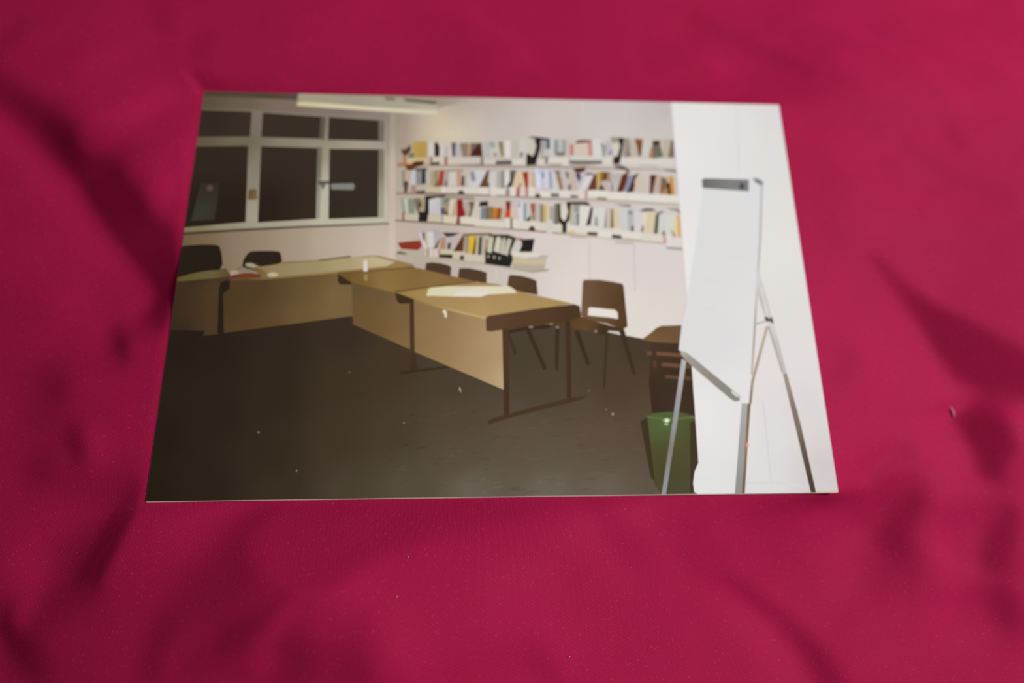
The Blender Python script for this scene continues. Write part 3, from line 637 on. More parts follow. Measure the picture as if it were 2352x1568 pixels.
items(BK, 'r3', *E_, [
    ([(200, 440), (335, 450), (330, 730), (225, 730)], (141, 125, 96)), ([(330, 470), (435, 460), (435, 730), (320, 730)], [(1137, 480, (190, 132, 86)), (1135, 500, (190, 120, 76))]), ([(430, 470), (520, 485), (485, 730), (390, 730)], (142, 99, 58)), ([(515, 485), (620, 470), (595, 730), (485, 730)], (191, 173, 157)),
    ((715, 460, 805, 720), (205, 191, 174)), ([(600, 320), (720, 325), (705, 510), (620, 520)], [(1168, 465, (158, 70, 74)), (1168, 478, (112, 48, 56))]), ([(610, 510), (715, 505), (705, 705), (580, 705)], (190, 92, 56)), ([(795, 450), (880, 450), (890, 740), (750, 740)], (205, 184, 175)), ([(850, 345), (1010, 345), (1010, 760), (900, 760)], (206, 203, 203)), ((870, 350, 935, 460), (164, 164, 186)), ([(1005, 370), (1080, 370), (1060, 760), (1005, 760)], (138, 147, 157)), ([(1065, 360), (1160, 350), (1160, 610), (1060, 730)], (191, 193, 186)), ([(1050, 760), (1160, 630), (1160, 750), (1110, 780)], (88, 80, 77)),
    ([(1150, 375), (1270, 365), (1265, 580), (1190, 690)], (164, 107, 87)), ([(1180, 590), (1270, 560), (1290, 760), (1180, 750)], (160, 139, 117)), ([(1265, 385), (1395, 375), (1380, 780), (1270, 780)], (189, 179, 171)), ((1380, 390, 1440, 800), (134, 124, 111)), ((1435, 420, 1525, 800), (190, 168, 130)), ((1515, 390, 1600, 740), (205, 193, 161)), ((1590, 440, 1645, 820), (160, 160, 162)), ((1640, 440, 1710, 820), (175, 166, 166)), ([(1700, 380), (1800, 370), (1800, 840), (1690, 840)], (130, 124, 108)),
    ([(2040, 400), (2150, 400), (2120, 860), (2030, 860)], (190, 180, 156)), ([(1780, 375), (1850, 360), (1990, 350), (2070, 380), (2035, 750), (1970, 820), (1965, 1030), (1865, 1030), (1860, 860), (1790, 780)], (72, 61, 45)), ([(1830, 370), (1960, 360), (2005, 560), (1950, 750), (1900, 770), (1840, 680)], (210, 203, 189)),
    ([(1960, 335), (2400, 335), (2470, 365), (2510, 430), (2350, 405), (2100, 400)], (70, 58, 46)), ((2140, 410, 2270, 570), (156, 153, 147)), ([(2120, 590), (2250, 570), (2190, 870), (2105, 870)], (176, 183, 181)), ((2195, 590, 2260, 870), (134, 134, 131)), ([(2260, 450), (2500, 430), (2430, 880), (2250, 870)], (213, 209, 202))])
items(BK, 'r3', *F_, [
    ([(260, 460), (320, 455), (255, 850), (150, 880)], (82, 73, 73)), ([(305, 480), (605, 470), (585, 920), (420, 950), (270, 890)], (208, 205, 201)), ([(355, 670), (405, 670), (425, 880), (345, 880)], (158, 148, 154)), ([(595, 480), (640, 475), (620, 920), (555, 920)], [(1392, 485, (192, 184, 176)), (1390, 520, (160, 148, 132))]), ((630, 480, 720, 920), (200, 190, 183)), ([(715, 490), (765, 500), (780, 920), (695, 930)], (148, 130, 99)), ([(765, 510), (905, 520), (895, 940), (780, 940)], (206, 194, 168)),
    ([(885, 560), (1095, 490), (1110, 980), (950, 960)], (199, 199, 197)), ([(1085, 500), (1235, 500), (1225, 980), (1095, 980)], (180, 180, 178)), ((1095, 555, 1195, 615), (138, 138, 149)), ([(1225, 530), (1380, 550), (1400, 990), (1225, 980)], (207, 201, 200)), ([(1190, 860), (1225, 880), (1230, 1000), (1150, 990)], (122, 105, 92)), ((1420, 570, 1550, 1000), (213, 207, 192)), ([(1415, 860), (1450, 890), (1440, 1020), (1390, 1010)], (138, 123, 110)), ([(1535, 550), (1730, 570), (1670, 1050), (1450, 1030)], (208, 195, 170)), ([(1720, 630), (1795, 610), (1765, 1055), (1675, 1050)], (106, 106, 84)),
    ([(1795, 610), (1930, 610), (1930, 990), (1870, 1060), (1770, 1060)], (203, 201, 197)), ([(2080, 640), (2215, 630), (2230, 1100), (2140, 1080), (2060, 960)], (210, 199, 168)), ([(1915, 640), (2150, 630), (2110, 1000), (2085, 1340), (1960, 1340), (1930, 1000)], (207, 205, 198)), ([(2205, 630), (2265, 640), (2290, 1135), (2220, 1135)], (206, 170, 112)), ([(2050, 950), (2120, 1010), (2190, 1120), (2110, 1130)], (176, 160, 146)), ([(1880, 980), (1930, 1010), (1930, 1100), (1860, 1090)], (140, 122, 116)),
    ([(1360, 540), (1480, 485), (1650, 485), (1760, 590), (1680, 545), (1400, 560)], (112, 105, 106)), ([(1740, 600), (1820, 555), (1930, 555), (1810, 610), (1750, 650)], (108, 100, 98)), ([(2200, 560), (2260, 530), (2260, 630)], (140, 134, 160))])
items(BX, 'r3', *D_, [([(335, 560), (395, 560), (395, 775), (330, 775)], (160, 114, 97)), ((385, 620, 695, 755), (196, 183, 161)), ((915, 640, 1210, 785), (201, 187, 157)), ((1205, 620, 1270, 800), (166, 171, 161)), ((1265, 660, 1570, 825), (210, 196, 172)), ([(1570, 680), (1640, 670), (1635, 855), (1535, 855)], (154, 80, 64)), ((1635, 690, 2050, 840), (212, 203, 184))])
items(BX, 'r3', *E_, [((-100, 755, 570, 905), (212, 203, 182)), ((585, 700, 710, 930), (216, 207, 194)), ((705, 700, 760, 945), (134, 107, 94)), ((755, 735, 920, 945), (217, 207, 194)), ((905, 780, 1490, 975), (211, 203, 185)), ((1515, 740, 1650, 1045), (203, 199, 186)), ((1650, 845, 1870, 1025), (210, 203, 181)), ((1975, 880, 2480, 1025), (216, 207, 192))])
items(SL, 'r3', *E_, [([(1105, 975), (1160, 885), (1230, 885), (1280, 1000)], (85, 67, 49)), ([(1990, 985), (2160, 995), (2170, 1065), (2000, 1055)], (206, 184, 148)), ([(2040, 1100), (2352, 1110), (2460, 1130), (2352, 1160), (2060, 1140)], (186, 178, 168))])
items(BX, 'r3', *F_, [((185, 910, 410, 1010), (214, 209, 196)), ((420, 980, 750, 1140), (218, 211, 198)), ((750, 930, 960, 1060), (216, 208, 194)), ((950, 1020, 1410, 1170), (218, 211, 198)), ((1400, 1070, 1905, 1230), (214, 207, 188)), ([(1880, 1095), (1945, 1090), (1975, 1275), (1890, 1265)], (205, 160, 151)), ([(1945, 1090), (2090, 1100), (2080, 1350), (1975, 1340)], (218, 208, 200)), ((2100, 1150, 2310, 1310), (216, 207, 198))])
items(SL, 'r3', *F_, [([(185, 1015), (415, 1030), (405, 1095), (185, 1080)], (84, 76, 62)), ([(735, 1075), (955, 1100), (945, 1165), (735, 1145)], (80, 69, 60)), ([(790, 1215), (1225, 1240), (1215, 1285), (820, 1275)], (188, 180, 168)), ([(1940, 1345), (2320, 1370), (2320, 1425), (1980, 1395)], (166, 162, 158))])

# lowest row
items('printed_red_book', 'r4', *G_, [([(230, 480), (300, 460), (740, 420), (780, 550), (690, 640), (310, 610)], [(935, 556, (150, 66, 44)), (945, 563, (166, 66, 40)), (960, 557, (172, 84, 58)), (960, 572, (148, 62, 36))])])
items(SH, 'r4', *G_, [([(240, 490), (730, 420), (750, 450), (260, 510)], (134, 84, 62)), ([(370, 640), (700, 640), (720, 730), (420, 710)], (180, 172, 156)), ([(190, 720), (270, 655), (440, 710), (420, 740)], (124, 114, 97)), ([(680, 640), (780, 580), (810, 740), (700, 740)], (184, 170, 162))])  # dark book edge, white pages and small patches beside them
items(BK, 'r4', *G_, [
    ([(710, 250), (785, 250), (905, 600), (830, 600)], (206, 197, 192)), ([(775, 250), (845, 240), (850, 440), (800, 395)], (102, 102, 148)), ([(840, 260), (895, 260), (895, 590), (840, 440)], (190, 174, 124)), ([(885, 240), (1050, 220), (1070, 570), (920, 580)], (201, 199, 193)), ([(1030, 170), (1240, 230), (1130, 500), (1050, 575)], [(997, 535, (168, 166, 168)), (1000, 555, (180, 177, 172))]), ([(1140, 430), (1200, 340), (1120, 600), (1035, 600)], (118, 103, 93)), ((1170, 370, 1295, 630), (181, 161, 143)), ([(1220, 340), (1310, 370), (1310, 630), (1195, 630)], (174, 141, 120)),
    ([(1320, 390), (1690, 270), (1480, 660), (1300, 630)], (186, 177, 170)), ([(1240, 245), (1640, 255), (1460, 330), (1330, 345)], (78, 73, 66)), ([(1355, 480), (1435, 470), (1415, 620), (1345, 620)], (98, 86, 74)), ([(1690, 310), (1720, 340), (1710, 665), (1480, 665)], (107, 75, 54)), ([(1715, 310), (1840, 310), (1810, 710), (1740, 690)], (160, 148, 129)),
    ([(1690, 265), (2352, 255), (2352, 310), (1700, 320)], (134, 114, 84)), ([(1960, 340), (2010, 340), (1970, 740), (1900, 730)], (113, 96, 60)), ([(1845, 325), (1975, 325), (1915, 690), (1880, 715), (1815, 710)], [(1081, 548, (212, 178, 60)), (1080, 575, (200, 172, 84))]), ((1995, 340, 2070, 750), (190, 176, 151)), ([(2065, 340), (2140, 330), (2120, 760), (2035, 760)], (82, 88, 73)), ([(2135, 320), (2220, 310), (2190, 760), (2105, 760)], (186, 173, 162)), ([(2210, 390), (2300, 380), (2270, 670), (2180, 680)], (167, 143, 130))])  # first quad is printed shade above the books
items('printed_binders', 'r4', *H_, [([(420, 280), (850, 290), (1050, 370), (1180, 380), (1160, 440), (1030, 440), (930, 640), (900, 710), (970, 820), (900, 1020), (325, 945), (335, 690), (430, 450)], [(1130, 545, (112, 102, 88)), (1170, 550, (84, 74, 60)), (1140, 595, (56, 45, 34)), (1160, 605, (54, 42, 31))])])
items(BK, 'r4', *H_, [(slim(P_), c_) for P_, c_ in [
    ([(430, 350), (500, 330), (535, 370), (490, 700), (370, 680), (390, 520)], (196, 191, 171)), ([(590, 350), (660, 335), (710, 400), (650, 700), (510, 660)], (203, 197, 177)), ([(740, 370), (790, 360), (810, 440), (750, 740), (640, 700), (690, 480)], (191, 183, 165)), ([(840, 390), (900, 380), (945, 410), (840, 770), (730, 720), (800, 500)], (191, 185, 169))]] + [
    ([(1170, 395), (1450, 385), (1390, 680), (1080, 680)], (61, 51, 38)), ([(1030, 390), (1160, 430), (1160, 540), (1090, 700), (920, 650)], (196, 193, 184)), ([(1015, 365), (1180, 375), (1150, 450), (1070, 400)], (168, 98, 70))])
for (x, y, r_) in ((410, 780, 26), (540, 800, 28), (655, 820, 26)):
    items('binder_ring', 'r4', *H_, [(disc(x, y, r_, r_ * 1.3, 10), (168, 158, 138))])
items('printed_paper_stack', 'r4', *H_, [
    ([(915, 940), (1690, 960), (1670, 1060), (1380, 1120), (1000, 1050)], (182, 172, 153)), ([(960, 780), (1320, 850), (1720, 830), (1700, 960), (1400, 970), (950, 930)], (196, 183, 157)), ([(1560, 740), (1760, 760), (1715, 855), (1320, 865), (1240, 830)], (190, 176, 165)), ([(910, 640), (1090, 690), (1560, 700), (1600, 740), (1500, 800), (1300, 805), (980, 770)], (212, 206, 193))])
items(BX, 'r4', *G_, [((840, 590, 905, 775), (201, 182, 167)), ((895, 600, 935, 785), (164, 127, 116)), ((935, 600, 1020, 795), (208, 191, 176)), ((1035, 610, 1155, 800), (205, 191, 174)), ((1180, 630, 1490, 730), (201, 189, 157)), ((1465, 680, 1650, 835), (203, 189, 158)), ((1730, 735, 2195, 895), (203, 191, 167))])
items(SL, 'r4', *G_, [([(1180, 730), (1465, 740), (1465, 825), (1150, 805)], (75, 61, 42)), ([(1635, 765), (1720, 765), (1720, 865), (1630, 855)], (77, 71, 49)), ([(1140, 620), (1200, 640), (1180, 720), (1150, 800)], (180, 140, 125))])

# ---- printed tables and the things on them
T1 = part('printed_table', [(370, 652), (508, 646), (502, 768), (468, 771), (350, 770)], [(420, 670, (58, 43, 27)), (490, 680, (76, 56, 34)), (490, 750, (74, 54, 34)), (410, 750, (52, 38, 24))], 'dim brown printed table in front of a black chair')
piece('table_top', [(375, 630), (455, 622), (520, 617), (532, 636), (508, 645), (375, 653)], [(420, 640, (92, 82, 44)), (480, 632, (104, 94, 58)), (525, 628, (92, 74, 44))], T1)
piece('table_edge', [(375, 647), (508, 638), (530, 634), (534, 649), (509, 650), (375, 656)], [(420, 650, (58, 44, 26)), (520, 640, (72, 52, 32))], T1)
piece('table_leg', [(507, 650), (519, 644), (532, 647), (531, 666), (520, 674), (515, 764), (500, 766), (504, 663)], (36, 28, 19), T1)
piece('table_foot', [(360, 758), (472, 760), (467, 771), (360, 771)], (36, 26, 19), T1)

T2 = part('printed_table', [(530, 636), (780, 624), (813, 650), (813, 727), (805, 727), (515, 765), (514, 674), (528, 664)],
          [(530, 690, (74, 55, 32)), (525, 755, (80, 58, 34)), (600, 660, (78, 58, 34)), (600, 740, (88, 66, 38)), (700, 660, (98, 76, 46)), (700, 730, (108, 84, 50)), (760, 690, (122, 98, 62)), (800, 700, (116, 94, 60))], 'long brown printed table with pale sheets along the window wall')
piece('table_top', [(528, 630), (565, 606), (735, 598), (850, 588), (870, 588), (950, 608), (950, 616), (780, 628), (620, 642), (530, 645)],
      [(540, 638, (92, 66, 40)), (650, 632, (130, 108, 66)), (760, 625, (148, 116, 72)), (850, 620, (150, 118, 72)), (920, 612, (158, 128, 80)), (940, 608, (138, 108, 64)), (880, 592, (140, 122, 84))], T2)
piece('table_edge', [(776, 626), (860, 620), (952, 613), (957, 618), (860, 627), (776, 632)], (112, 82, 46), T2)
CH_L = part('printed_chair', [(390, 642), (400, 568), (428, 565), (465, 562), (500, 563), (508, 570), (514, 620), (480, 622), (450, 627)], (36, 26, 18), 'black printed chair behind the dim brown table', 1)
CH_M = part('printed_chair', [(556, 617), (560, 596), (572, 580), (585, 577), (640, 577), (646, 583), (649, 607), (600, 612), (570, 618)], (42, 31, 24), 'dark rounded printed chair back behind the long table', 1)
piece('paper_sheet_print', [(563, 605), (580, 605), (600, 613), (646, 606), (733, 601), (806, 592), (861, 590), (909, 602), (888, 612), (728, 628), (628, 637), (604, 620)],
      [(590, 612, (132, 112, 80)), (640, 625, (146, 128, 92)), (720, 613, (154, 138, 100)), (800, 608, (168, 153, 114)), (870, 602, (190, 175, 138)), (900, 604, (192, 174, 138))], T2)
piece('paper_sheet_print', [(564, 606), (580, 604), (592, 612), (585, 616), (566, 613)], (158, 148, 118), T2, 1)
piece('paper_sheet_print', [(614, 630), (628, 625), (644, 631), (630, 637), (616, 636)], (186, 172, 140), T2, 1)
piece('tray', [(732, 597), (806, 588), (807, 592), (735, 600)], (108, 94, 70), T2)
piece('paper_heap', [(529, 622), (548, 620), (556, 612), (575, 620), (592, 626), (598, 636), (531, 638)], [(535, 626, (160, 142, 124)), (560, 620, (112, 98, 82)), (585, 628, (150, 134, 112))], T2)
piece('red_folder', [(531, 634), (560, 628), (580, 628), (600, 631), (598, 638), (560, 637), (531, 640)], (108, 50, 28), T2)
piece('paper_sheet_print', [(529, 625), (545, 621), (549, 628), (532, 632)], (164, 148, 130), T2)

T3 = part('printed_table', [(808, 646), (907, 672), (945, 690), (943, 803), (811, 745)], [(815, 655, (96, 76, 50)), (815, 735, (106, 80, 46)), (870, 680, (108, 84, 54)), (870, 760, (112, 86, 50)), (930, 710, (120, 96, 62)), (935, 790, (130, 102, 64))], 'middle brown printed table with a white cup')
piece('table_top', [(776, 628), (842, 625), (960, 616), (1036, 634), (1095, 647), (1092, 651), (912, 672), (905, 672), (808, 650)],
      [(785, 632, (104, 76, 40)), (830, 645, (118, 90, 48)), (880, 640, (138, 110, 60)), (900, 660, (144, 116, 66)), (960, 620, (126, 98, 52)), (980, 640, (138, 110, 64)), (1050, 645, (134, 102, 60)), (940, 664, (130, 100, 56))], T3)
piece('table_edge', [(905, 668), (1000, 657), (1095, 645), (1096, 651), (1000, 663), (912, 673)], (112, 84, 48), T3)
piece('table_bracket', [(777, 630), (809, 650), (807, 654), (781, 654), (776, 645)], (56, 41, 28), T3)
piece('cup', [(836, 599), (844, 599), (845, 624), (835, 624)], (216, 207, 197), T3)
piece('cup_shadow_and_reflection', [(834, 624), (846, 624), (845, 628), (836, 629)], (92, 68, 40), T3)
piece('cup_shadow_and_reflection', [(836, 630), (845, 630), (845, 646), (837, 645)], (152, 126, 82), T3)  # printed reflection of the cup in the table top

# chairs along the shelf wall (their lower halves are hidden by the table tops)
CB = [part('printed_chair', off([(850, 1080), (870, 930), (1000, 913), (1200, 932), (1400, 985), (1435, 1020), (1425, 1215)], 890, 510, 9.8), (76, 56, 40), 'brown printed chair back by the lowest shelf, nearest the room corner'),
      part('printed_chair', off([(1590, 1250), (1610, 1060), (1645, 1043), (1850, 1048), (2100, 1098), (2235, 1145), (2232, 1385), (2000, 1345)], 890, 510, 9.8), (80, 60, 43), 'brown printed chair back between two others along the shelf wall')]
CH_C = part('printed_chair', [(1165, 656), (1168.8, 634), (1173, 632), (1197, 634), (1220, 640), (1232, 645), (1235, 678), (1188, 669), (1173, 660)], [(1180, 645, (90, 66, 48)), (1210, 660, (82, 62, 42)), (1230, 665, (78, 58, 36))], 'brown printed chair back beside the white papers')

# big chair in front of the shelf wall
CH_D = part('printed_chair', [(1338, 647), (1342, 643), (1376, 643), (1410, 648), (1428, 652), (1432, 657), (1437, 710), (1441, 750), (1430, 757), (1395, 744), (1364, 738), (1341, 732), (1334, 724), (1336, 690)],
      [(1342, 670, (112, 86, 64)), (1345, 720, (118, 92, 70)), (1375, 670, (102, 74, 50)), (1400, 690, (92, 66, 40)), (1430, 690, (78, 56, 34)), (1430, 745, (82, 58, 34)), (1380, 735, (108, 80, 50))], 'brown moulded printed chair with a slot in its back')
piece('back_slot', [(1351, 708), (1356, 706), (1412, 712), (1418, 718), (1419, 733), (1400, 730), (1350, 725)], (230, 221, 212), CH_D)
piece('wall_gap', [(1397, 758), (1424, 762), (1430, 757), (1440, 765), (1434, 772), (1400, 764)], (208, 200, 184), CH_D)
piece('seat', [(1255, 744), (1300, 731), (1336, 728), (1365, 738), (1432, 756), (1424, 762), (1398, 760), (1390, 768), (1374, 769), (1366, 763), (1330, 757)], [(1270, 745, (78, 58, 34)), (1340, 742, (94, 68, 40)), (1350, 755, (104, 78, 46)), (1385, 764, (54, 40, 28)), (1420, 757, (76, 54, 34))], CH_D)
for (a, b, w0, w1, c) in (((1394, 766), (1387, 890), 7, 5, (64, 49, 36)), ((1427, 758), (1457, 860), 12, 8, (62, 47, 34)), ((1324, 760), (1351, 838), 11, 8, (58, 45, 33)), ((1280, 752), (1278, 850), 10, 7, (60, 47, 35)), ((1209, 750), (1252, 849), 10, 8, (58, 45, 33)), ((1166, 765), (1185, 815), 9, 8, (64, 52, 39))):
    piece('leg', band([a, b], w0, w1), c, CH_D)
piece('underside', [(1165, 760), (1200, 752), (1262, 745), (1270, 750), (1255, 756), (1215, 757), (1170, 766)], (56, 43, 31), CH_D)
for (x, y, rx) in ((1219, 751, 6), (1265, 744, 5), (1280, 752, 4), (1368, 761, 4)):
    piece('seat_highlight', disc(x, y, rx, 3, 10), (142, 124, 104), CH_D)  # highlights on the seat undersides, part of the printed colour

# near table
T4 = part('printed_table', [(950, 688), (1063, 719), (1117, 734), (1118, 757), (1153, 755), (1157, 895), (952, 808)],
          [(960, 710, (132, 108, 70)), (958, 795, (136, 110, 68)), (1010, 720, (142, 114, 76)), (1020, 810, (150, 120, 80)), (1080, 750, (158, 128, 94)), (1080, 840, (164, 136, 98)), (1120, 780, (170, 142, 104)), (1145, 780, (178, 150, 112)), (1150, 880, (186, 160, 124))], 'light brown printed table topped with white papers')
piece('table_leg', [(941, 689), (951, 690), (953, 808), (962, 850), (943, 856), (942, 800)], [(946, 700, (66, 49, 33)), (947, 800, (72, 54, 37)), (950, 845, (60, 45, 32))], T4)
piece('table_foot', band([(920, 857), (960, 851), (1030, 843)], 8, 5), (58, 43, 32), T4)
piece('table_top', [(913, 672), (985, 662), (1094, 648), (1143, 653), (1190, 669), (1237, 680), (1316, 698), (1222, 713), (1118, 729), (1113, 732), (1063, 720), (1000, 704), (920, 678)],
      [(925, 675, (152, 122, 68)), (970, 690, (164, 134, 84)), (1060, 650, (158, 126, 78)), (1130, 652, (166, 134, 90)), (1040, 700, (168, 140, 90)), (1100, 720, (180, 150, 98)), (1180, 700, (174, 146, 94)), (1250, 690, (172, 142, 90)), (1300, 698, (166, 136, 82)), (1200, 680, (166, 136, 86))], T4)
piece('table_edge', band([(918, 676), (1000, 703), (1063, 719), (1114, 731)], 5), [(930, 680, (150, 122, 70)), (1100, 728, (190, 164, 110))], T4)
piece('table_bracket', [(908, 672), (920, 676), (951, 688), (943, 697), (918, 698), (911, 690)], (62, 45, 30), T4)
piece('end_board', [(1116, 731), (1122, 726), (1230, 710), (1318, 699), (1331, 703), (1335, 729), (1318, 735), (1200, 752), (1127, 761.5), (1117, 760)], [(1130, 745, (90, 64, 44)), (1220, 732, (84, 60, 40)), (1320, 715, (76, 54, 34))], T4)
piece('table_leg', [(1155, 756), (1168, 755), (1170, 958), (1157.7, 960)], [(1158, 800, (88, 62, 46)), (1167, 800, (62, 46, 33)), (1164, 940, (66, 48, 33))], T4)
piece('table_leg', [(1298, 738), (1310, 737), (1312, 920), (1302, 923)], (66, 48, 34), T4)
piece('table_foot', [(1120.7, 967), (1130, 961), (1170, 950), (1250, 928), (1305, 914), (1345, 909), (1340, 916), (1310, 925), (1250, 939), (1170, 960), (1122, 975)], (72, 53, 37), T4)
piece('paper_sheet_print', [(979, 680), (984, 664), (990, 661), (1028, 658), (1168, 657.5), (1174, 660), (1188, 673), (1120, 677), (1104, 682.5), (1040, 681.5)],
      [(990, 672, (214, 206, 172)), (1060, 664, (216, 208, 178)), (1150, 663, (220, 212, 180)), (1100, 676, (222, 216, 200))], T4)
piece('paper_sheet_print', [(1041, 681), (1048, 672), (1090, 668), (1120, 671), (1119, 677), (1104, 682)], (224, 216, 202), T4)
piece('clip', [(1017, 713), (1025, 712), (1027, 729), (1022, 731), (1021, 720), (1017, 719)], (226, 218, 198), T4, 1)

# stacked chairs and bin
ST = part('printed_chair_stack', [(1494, 784), (1570, 784), (1592, 832), (1600, 960), (1590, 960), (1560, 945), (1497, 950), (1490, 880)], [(1510, 800, (70, 53, 40)), (1570, 830, (60, 45, 32)), (1510, 930, (56, 42, 30)), (1580, 900, (60, 44, 32)), (1540, 930, (66, 50, 38))], 'stack of brown printed chairs behind the flip chart')
piece('seat', [(1472, 781), (1490, 768), (1508, 753), (1519, 748.5), (1566, 747), (1565, 789), (1500, 786)], [(1480, 779, (122, 92, 60)), (1520, 760, (100, 74, 48)), (1555, 760, (106, 82, 52)), (1520, 783, (128, 96, 64)), (1560, 786, (112, 84, 58))], ST)
for P, c in (([(1485, 808), (1496, 806), (1497, 816), (1485, 816)], (106, 76, 56)), (band([(1507, 812), (1565, 816)], 8), (112, 80, 58)), (band([(1519, 837), (1584, 842)], 9), (106, 76, 56)), (band([(1527, 865), (1587, 869)], 8), (98, 68, 50)), ([(1500, 828), (1508, 830), (1506, 846), (1499, 842)], (86, 62, 46))):
    piece('seat_edge', P, c, ST)
BIN = part('printed_bin', [(1483, 956), (1500, 949), (1533, 946), (1571, 949), (1598, 956), (1603, 1062), (1594, 1085), (1591, 1112), (1592, 1136), (1518, 1136), (1502, 1110)],
      [(1495, 962, (78, 94, 52)), (1530, 975, (90, 110, 62)), (1570, 975, (80, 88, 48)), (1595, 1000, (72, 66, 42)), (1520, 1020, (78, 78, 42)), (1560, 1030, (82, 78, 44)), (1525, 1080, (74, 68, 40)), (1570, 1080, (76, 72, 44)), (1550, 1125, (76, 74, 52))], 'green printed waste bin below the flip chart')
piece('rim', band([(1485, 957), (1533, 963), (1594, 958)], 4), (96, 112, 66), BIN)
piece('bin_shadow', [(1470, 968), (1486, 958), (1504, 1108), (1494, 1096)], [(1478, 980, (62, 50, 34)), (1498, 1090, (66, 52, 32))], BIN)
piece('bin_shadow', [(1585, 970), (1599, 962), (1603, 1062), (1594, 1085), (1590, 1132), (1584, 1132)], (64, 54, 38), BIN)
piece('gloss_spot', disc(1530.5, 965, 9, 5.5), (150, 168, 118), BIN)
piece('gloss_spot', disc(1531, 965.5, 4.5, 4), (232, 234, 214), BIN)
piece('gloss_spot', disc(1530, 974, 6, 3), (160, 172, 128), BIN)

# white partition wall
PAR = part('printed_partition', [(1538, 215), (1820, 215), (1960, 1160), (1604, 1160), (1594, 1130), (1591, 1110), (1594, 1084), (1603, 1063), (1600, 1015), (1588, 845), (1575, 666), (1563, 506), (1555, 404), (1546, 302)],
     [(1555, 260, (228, 226, 222)), (1560, 350, (232, 228, 226)), (1575, 600, (234, 230, 228)), (1610, 300, (228, 225, 222)), (1700, 320, (226, 222, 219)), (1780, 260, (220, 216, 213)), (1790, 350, (222, 220, 216)), (1780, 600, (228, 224, 220)), (1840, 700, (224, 220, 216)),
      (1620, 960, (234, 230, 228)), (1660, 1000, (230, 227, 226)), (1760, 850, (226, 220, 218)), (1780, 1000, (224, 220, 217)), (1870, 950, (218, 213, 210)), (1900, 1080, (208, 200, 199)), (1630, 1110, (226, 226, 224)), (1760, 1110, (222, 220, 219)), (1880, 1110, (212, 205, 203))],
     'white printed partition wall behind the flip chart')
piece('panel_joint', [(1690, 240), (1694, 240), (1698, 400), (1694, 400)], (220, 215, 212), PAR)
piece('panel_joint', [(1750, 920), (1753, 920), (1772, 1110), (1769, 1110)], (216, 208, 206), PAR)
piece('partition_base', [(1594, 1092), (1650, 1090), (1652, 1096), (1592, 1110)], (224, 226, 223), PAR)
piece('partition_base', [(1712, 1108), (1780, 1104), (1850, 1116), (1850, 1120), (1780, 1109), (1712, 1112)], (214, 216, 216), PAR)
piece('partition_base', [(1846, 1128), (1926, 1124), (1928, 1136), (1846, 1136)], (214, 198, 180), PAR)

# flip chart
FC = part('printed_flip_chart', [(1615, 431), (1719, 440), (1719, 420), (1732, 412), (1748, 424), (1744, 551), (1736, 666), (1731, 755), (1724, 860), (1719, 928), (1703, 926), (1690, 910), (1576, 812), (1558, 804), (1565, 747), (1583, 653), (1604, 506)],
     [(1630, 460, (220, 220, 217)), (1610, 600, (220, 220, 216)), (1580, 780, (221, 220, 218)), (1690, 500, (223, 221, 217)), (1735, 450, (218, 220, 222)), (1690, 650, (223, 221, 220)), (1650, 780, (221, 220, 220)), (1725, 700, (225, 223, 222)), (1700, 880, (227, 226, 224)), (1715, 900, (228, 226, 226))],
     'white printed flip chart pad on a grey metal easel')
for P in ([(1670, 586), (1700, 591), (1700, 594), (1670, 589)], [(1605, 706), (1640, 712), (1640, 715), (1605, 709)], [(1600, 640), (1650, 645), (1650, 647), (1600, 643)]):
    piece('faint_mark', P, (214, 217, 225), FC)
piece('clamp_bar', [(1611, 414), (1618, 410.5), (1719, 413.5), (1719, 441), (1700, 439), (1613, 433)], [(1616, 422, (92, 92, 88)), (1632, 422, (128, 128, 126)), (1690, 427, (132, 132, 130)), (1716, 428, (120, 120, 120))], FC)
piece('clamp_knob', disc(1703, 429, 6, 8), (78, 76, 62), FC)
piece('clamp_end', [(1727, 410), (1740, 411), (1751, 418), (1752, 428), (1740, 424), (1732, 418)], (128, 130, 134), FC)
piece('board_edge', [(1746, 428), (1751, 427), (1747, 551), (1739, 668), (1735, 755), (1728, 860), (1723, 862), (1730, 755), (1735, 666), (1743, 551)], [(1748, 440, (190, 178, 178)), (1744, 550, (178, 166, 168)), (1736, 666, (200, 188, 178)), (1731, 760, (172, 158, 156)), (1726, 850, (190, 176, 160))], FC)
piece('marker_tray', [(1560, 804), (1578, 811), (1640, 862), (1698, 909), (1698, 921), (1686, 922), (1675, 915), (1578, 832), (1565, 817)], [(1566, 808, (200, 194, 184)), (1580, 820, (146, 138, 126)), (1640, 870, (142, 135, 124)), (1690, 915, (138, 136, 130))], FC)
piece('tray_highlight', [(1677, 899), (1682, 897), (1697, 909), (1695, 914), (1685, 908)], (214, 210, 204), FC, 1)  # white highlight on the tray, drawn into the printed colour
piece('easel_leg', [(1565, 824), (1575.5, 830), (1558, 950), (1529, 1136), (1518.5, 1136), (1545, 960)], [(1570, 830, (186, 184, 184)), (1558, 900, (164, 160, 160)), (1550, 960, (150, 150, 152)), (1540, 1030, (132, 124, 116)), (1525, 1120, (142, 146, 148))], FC)
piece('easel_leg', [(1702.7, 926), (1716, 927), (1709, 1136), (1687, 1136)], [(1709, 940, (168, 172, 168)), (1705, 1020, (158, 158, 154)), (1698, 1120, (146, 146, 140))], FC)
piece('easel_leg_side', [(1716, 927), (1723, 926), (1714, 1060), (1710, 1136), (1703, 1136), (1708, 1060)], [(1719, 940, (126, 96, 80)), (1714, 1030, (150, 112, 90)), (1708, 1120, (120, 96, 78))], FC)
piece('red_tag', disc(1716, 1022, 3, 6, 10), (236, 160, 128), FC)
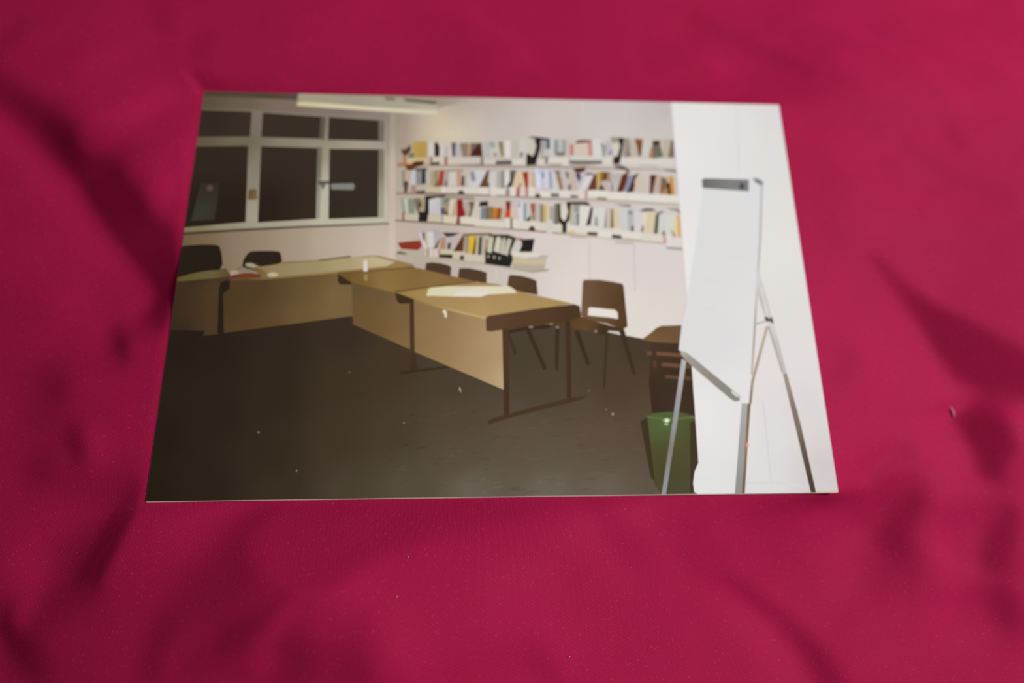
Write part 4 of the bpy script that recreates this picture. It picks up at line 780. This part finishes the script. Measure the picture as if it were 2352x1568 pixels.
piece('easel_brace', band([(1761, 750), (1745, 810), (1727, 877), (1722, 928)], 7, 6), [(1755, 770, (188, 172, 156)), (1735, 850, (176, 156, 140)), (1723, 920, (150, 124, 106))], FC)
piece('easel_brace', band([(1734, 745), (1757, 738)], 3), (168, 158, 156), FC)
piece('easel_leg', [(1737, 628), (1743, 622), (1771, 728), (1768, 735), (1756, 730), (1736, 668)], [(1742, 650, (212, 208, 206)), (1752, 700, (188, 182, 178)), (1766, 725, (208, 204, 202))], FC)
piece('easel_leg_side', band([(1747, 660), (1762, 725)], 4), (222, 220, 218), FC)
piece('easel_leg', [(1762, 742), (1776, 740), (1806, 858), (1797, 862)], [(1768, 750, (214, 210, 208)), (1780, 800, (196, 192, 188)), (1800, 855, (188, 184, 182))], FC)
piece('easel_leg_side', band([(1764, 750), (1796, 856)], 4), (176, 166, 154), FC)
piece('easel_leg', [(1797, 860), (1806, 857), (1838, 975), (1873, 1131), (1861, 1131), (1828, 990)], [(1802, 865, (156, 142, 132)), (1830, 970, (126, 110, 98)), (1850, 1060, (92, 76, 66)), (1866, 1125, (70, 58, 50))], FC)
piece('joint', [(1754, 730), (1760, 728), (1766, 733), (1772, 728), (1776, 742), (1771, 743), (1768, 738), (1760, 740)], (70, 70, 70), FC, 0)

# ------------------------------------------------------------------ lint on the cloth
def lint(name, px, py, length, width, ang, label, group=None):
    x, y = plane(px, py)
    z0 = 0.0
    for _ in range(6):                                       # rest it on the cloth's own height
        f_ = 1 - z0 / 0.13583804
        x, y = -0.00537885 + (plane(px, py)[0] + 0.00537885) * f_, -0.05301057 + (plane(px, py)[1] + 0.05301057) * f_
        z0 = cloth_z(x, y)
    bm = bmesh.new()
    n = 7
    ring_prev = None
    for i in range(n):
        t = i / (n - 1)
        rr_ = width / 2 * (0.35 + 0.65 * math.sin(math.pi * min(0.97, max(0.03, t))))
        cx = (t - 0.5) * length; cy = 0.04 * length * math.sin(t * 3.0); cz = rr_ + 0.0001 * math.sin(t * math.pi)
        ring = [bm.verts.new((cx, cy + rr_ * math.cos(a), cz + rr_ * math.sin(a))) for a in [k * math.pi / 3 for k in range(6)]]
        if ring_prev:
            for k in range(6):
                bm.faces.new((ring_prev[k], ring_prev[(k + 1) % 6], ring[(k + 1) % 6], ring[k]))
        else:
            bm.faces.new(ring[::-1])
        ring_prev = ring
    bm.faces.new(ring_prev)
    me = bpy.data.meshes.new(name); bm.to_mesh(me); bm.free()
    for f in me.polygons: f.use_smooth = True
    me.materials.append(M_LINT)
    o = new_obj(name, me)
    o.location = (x, y, cloth_z(x, y) + 0.00001)
    o.rotation_euler = (0, 0, math.radians(ang))
    tag(o, label, 'lint', group)
    return o

lint('lint_fibre', 2185, 945, 0.0030, 0.00045, -76, 'pale lint fibre on the magenta cloth beside the print')
for (px, py, a) in ((911, 1371, 30), (937, 1279, 70), (1307, 1507, 10)):
    lint('lint_speck', px, py, 0.00045, 0.00022, a, 'tiny pale lint speck on the magenta cloth below the print', 'lint specks below the print')
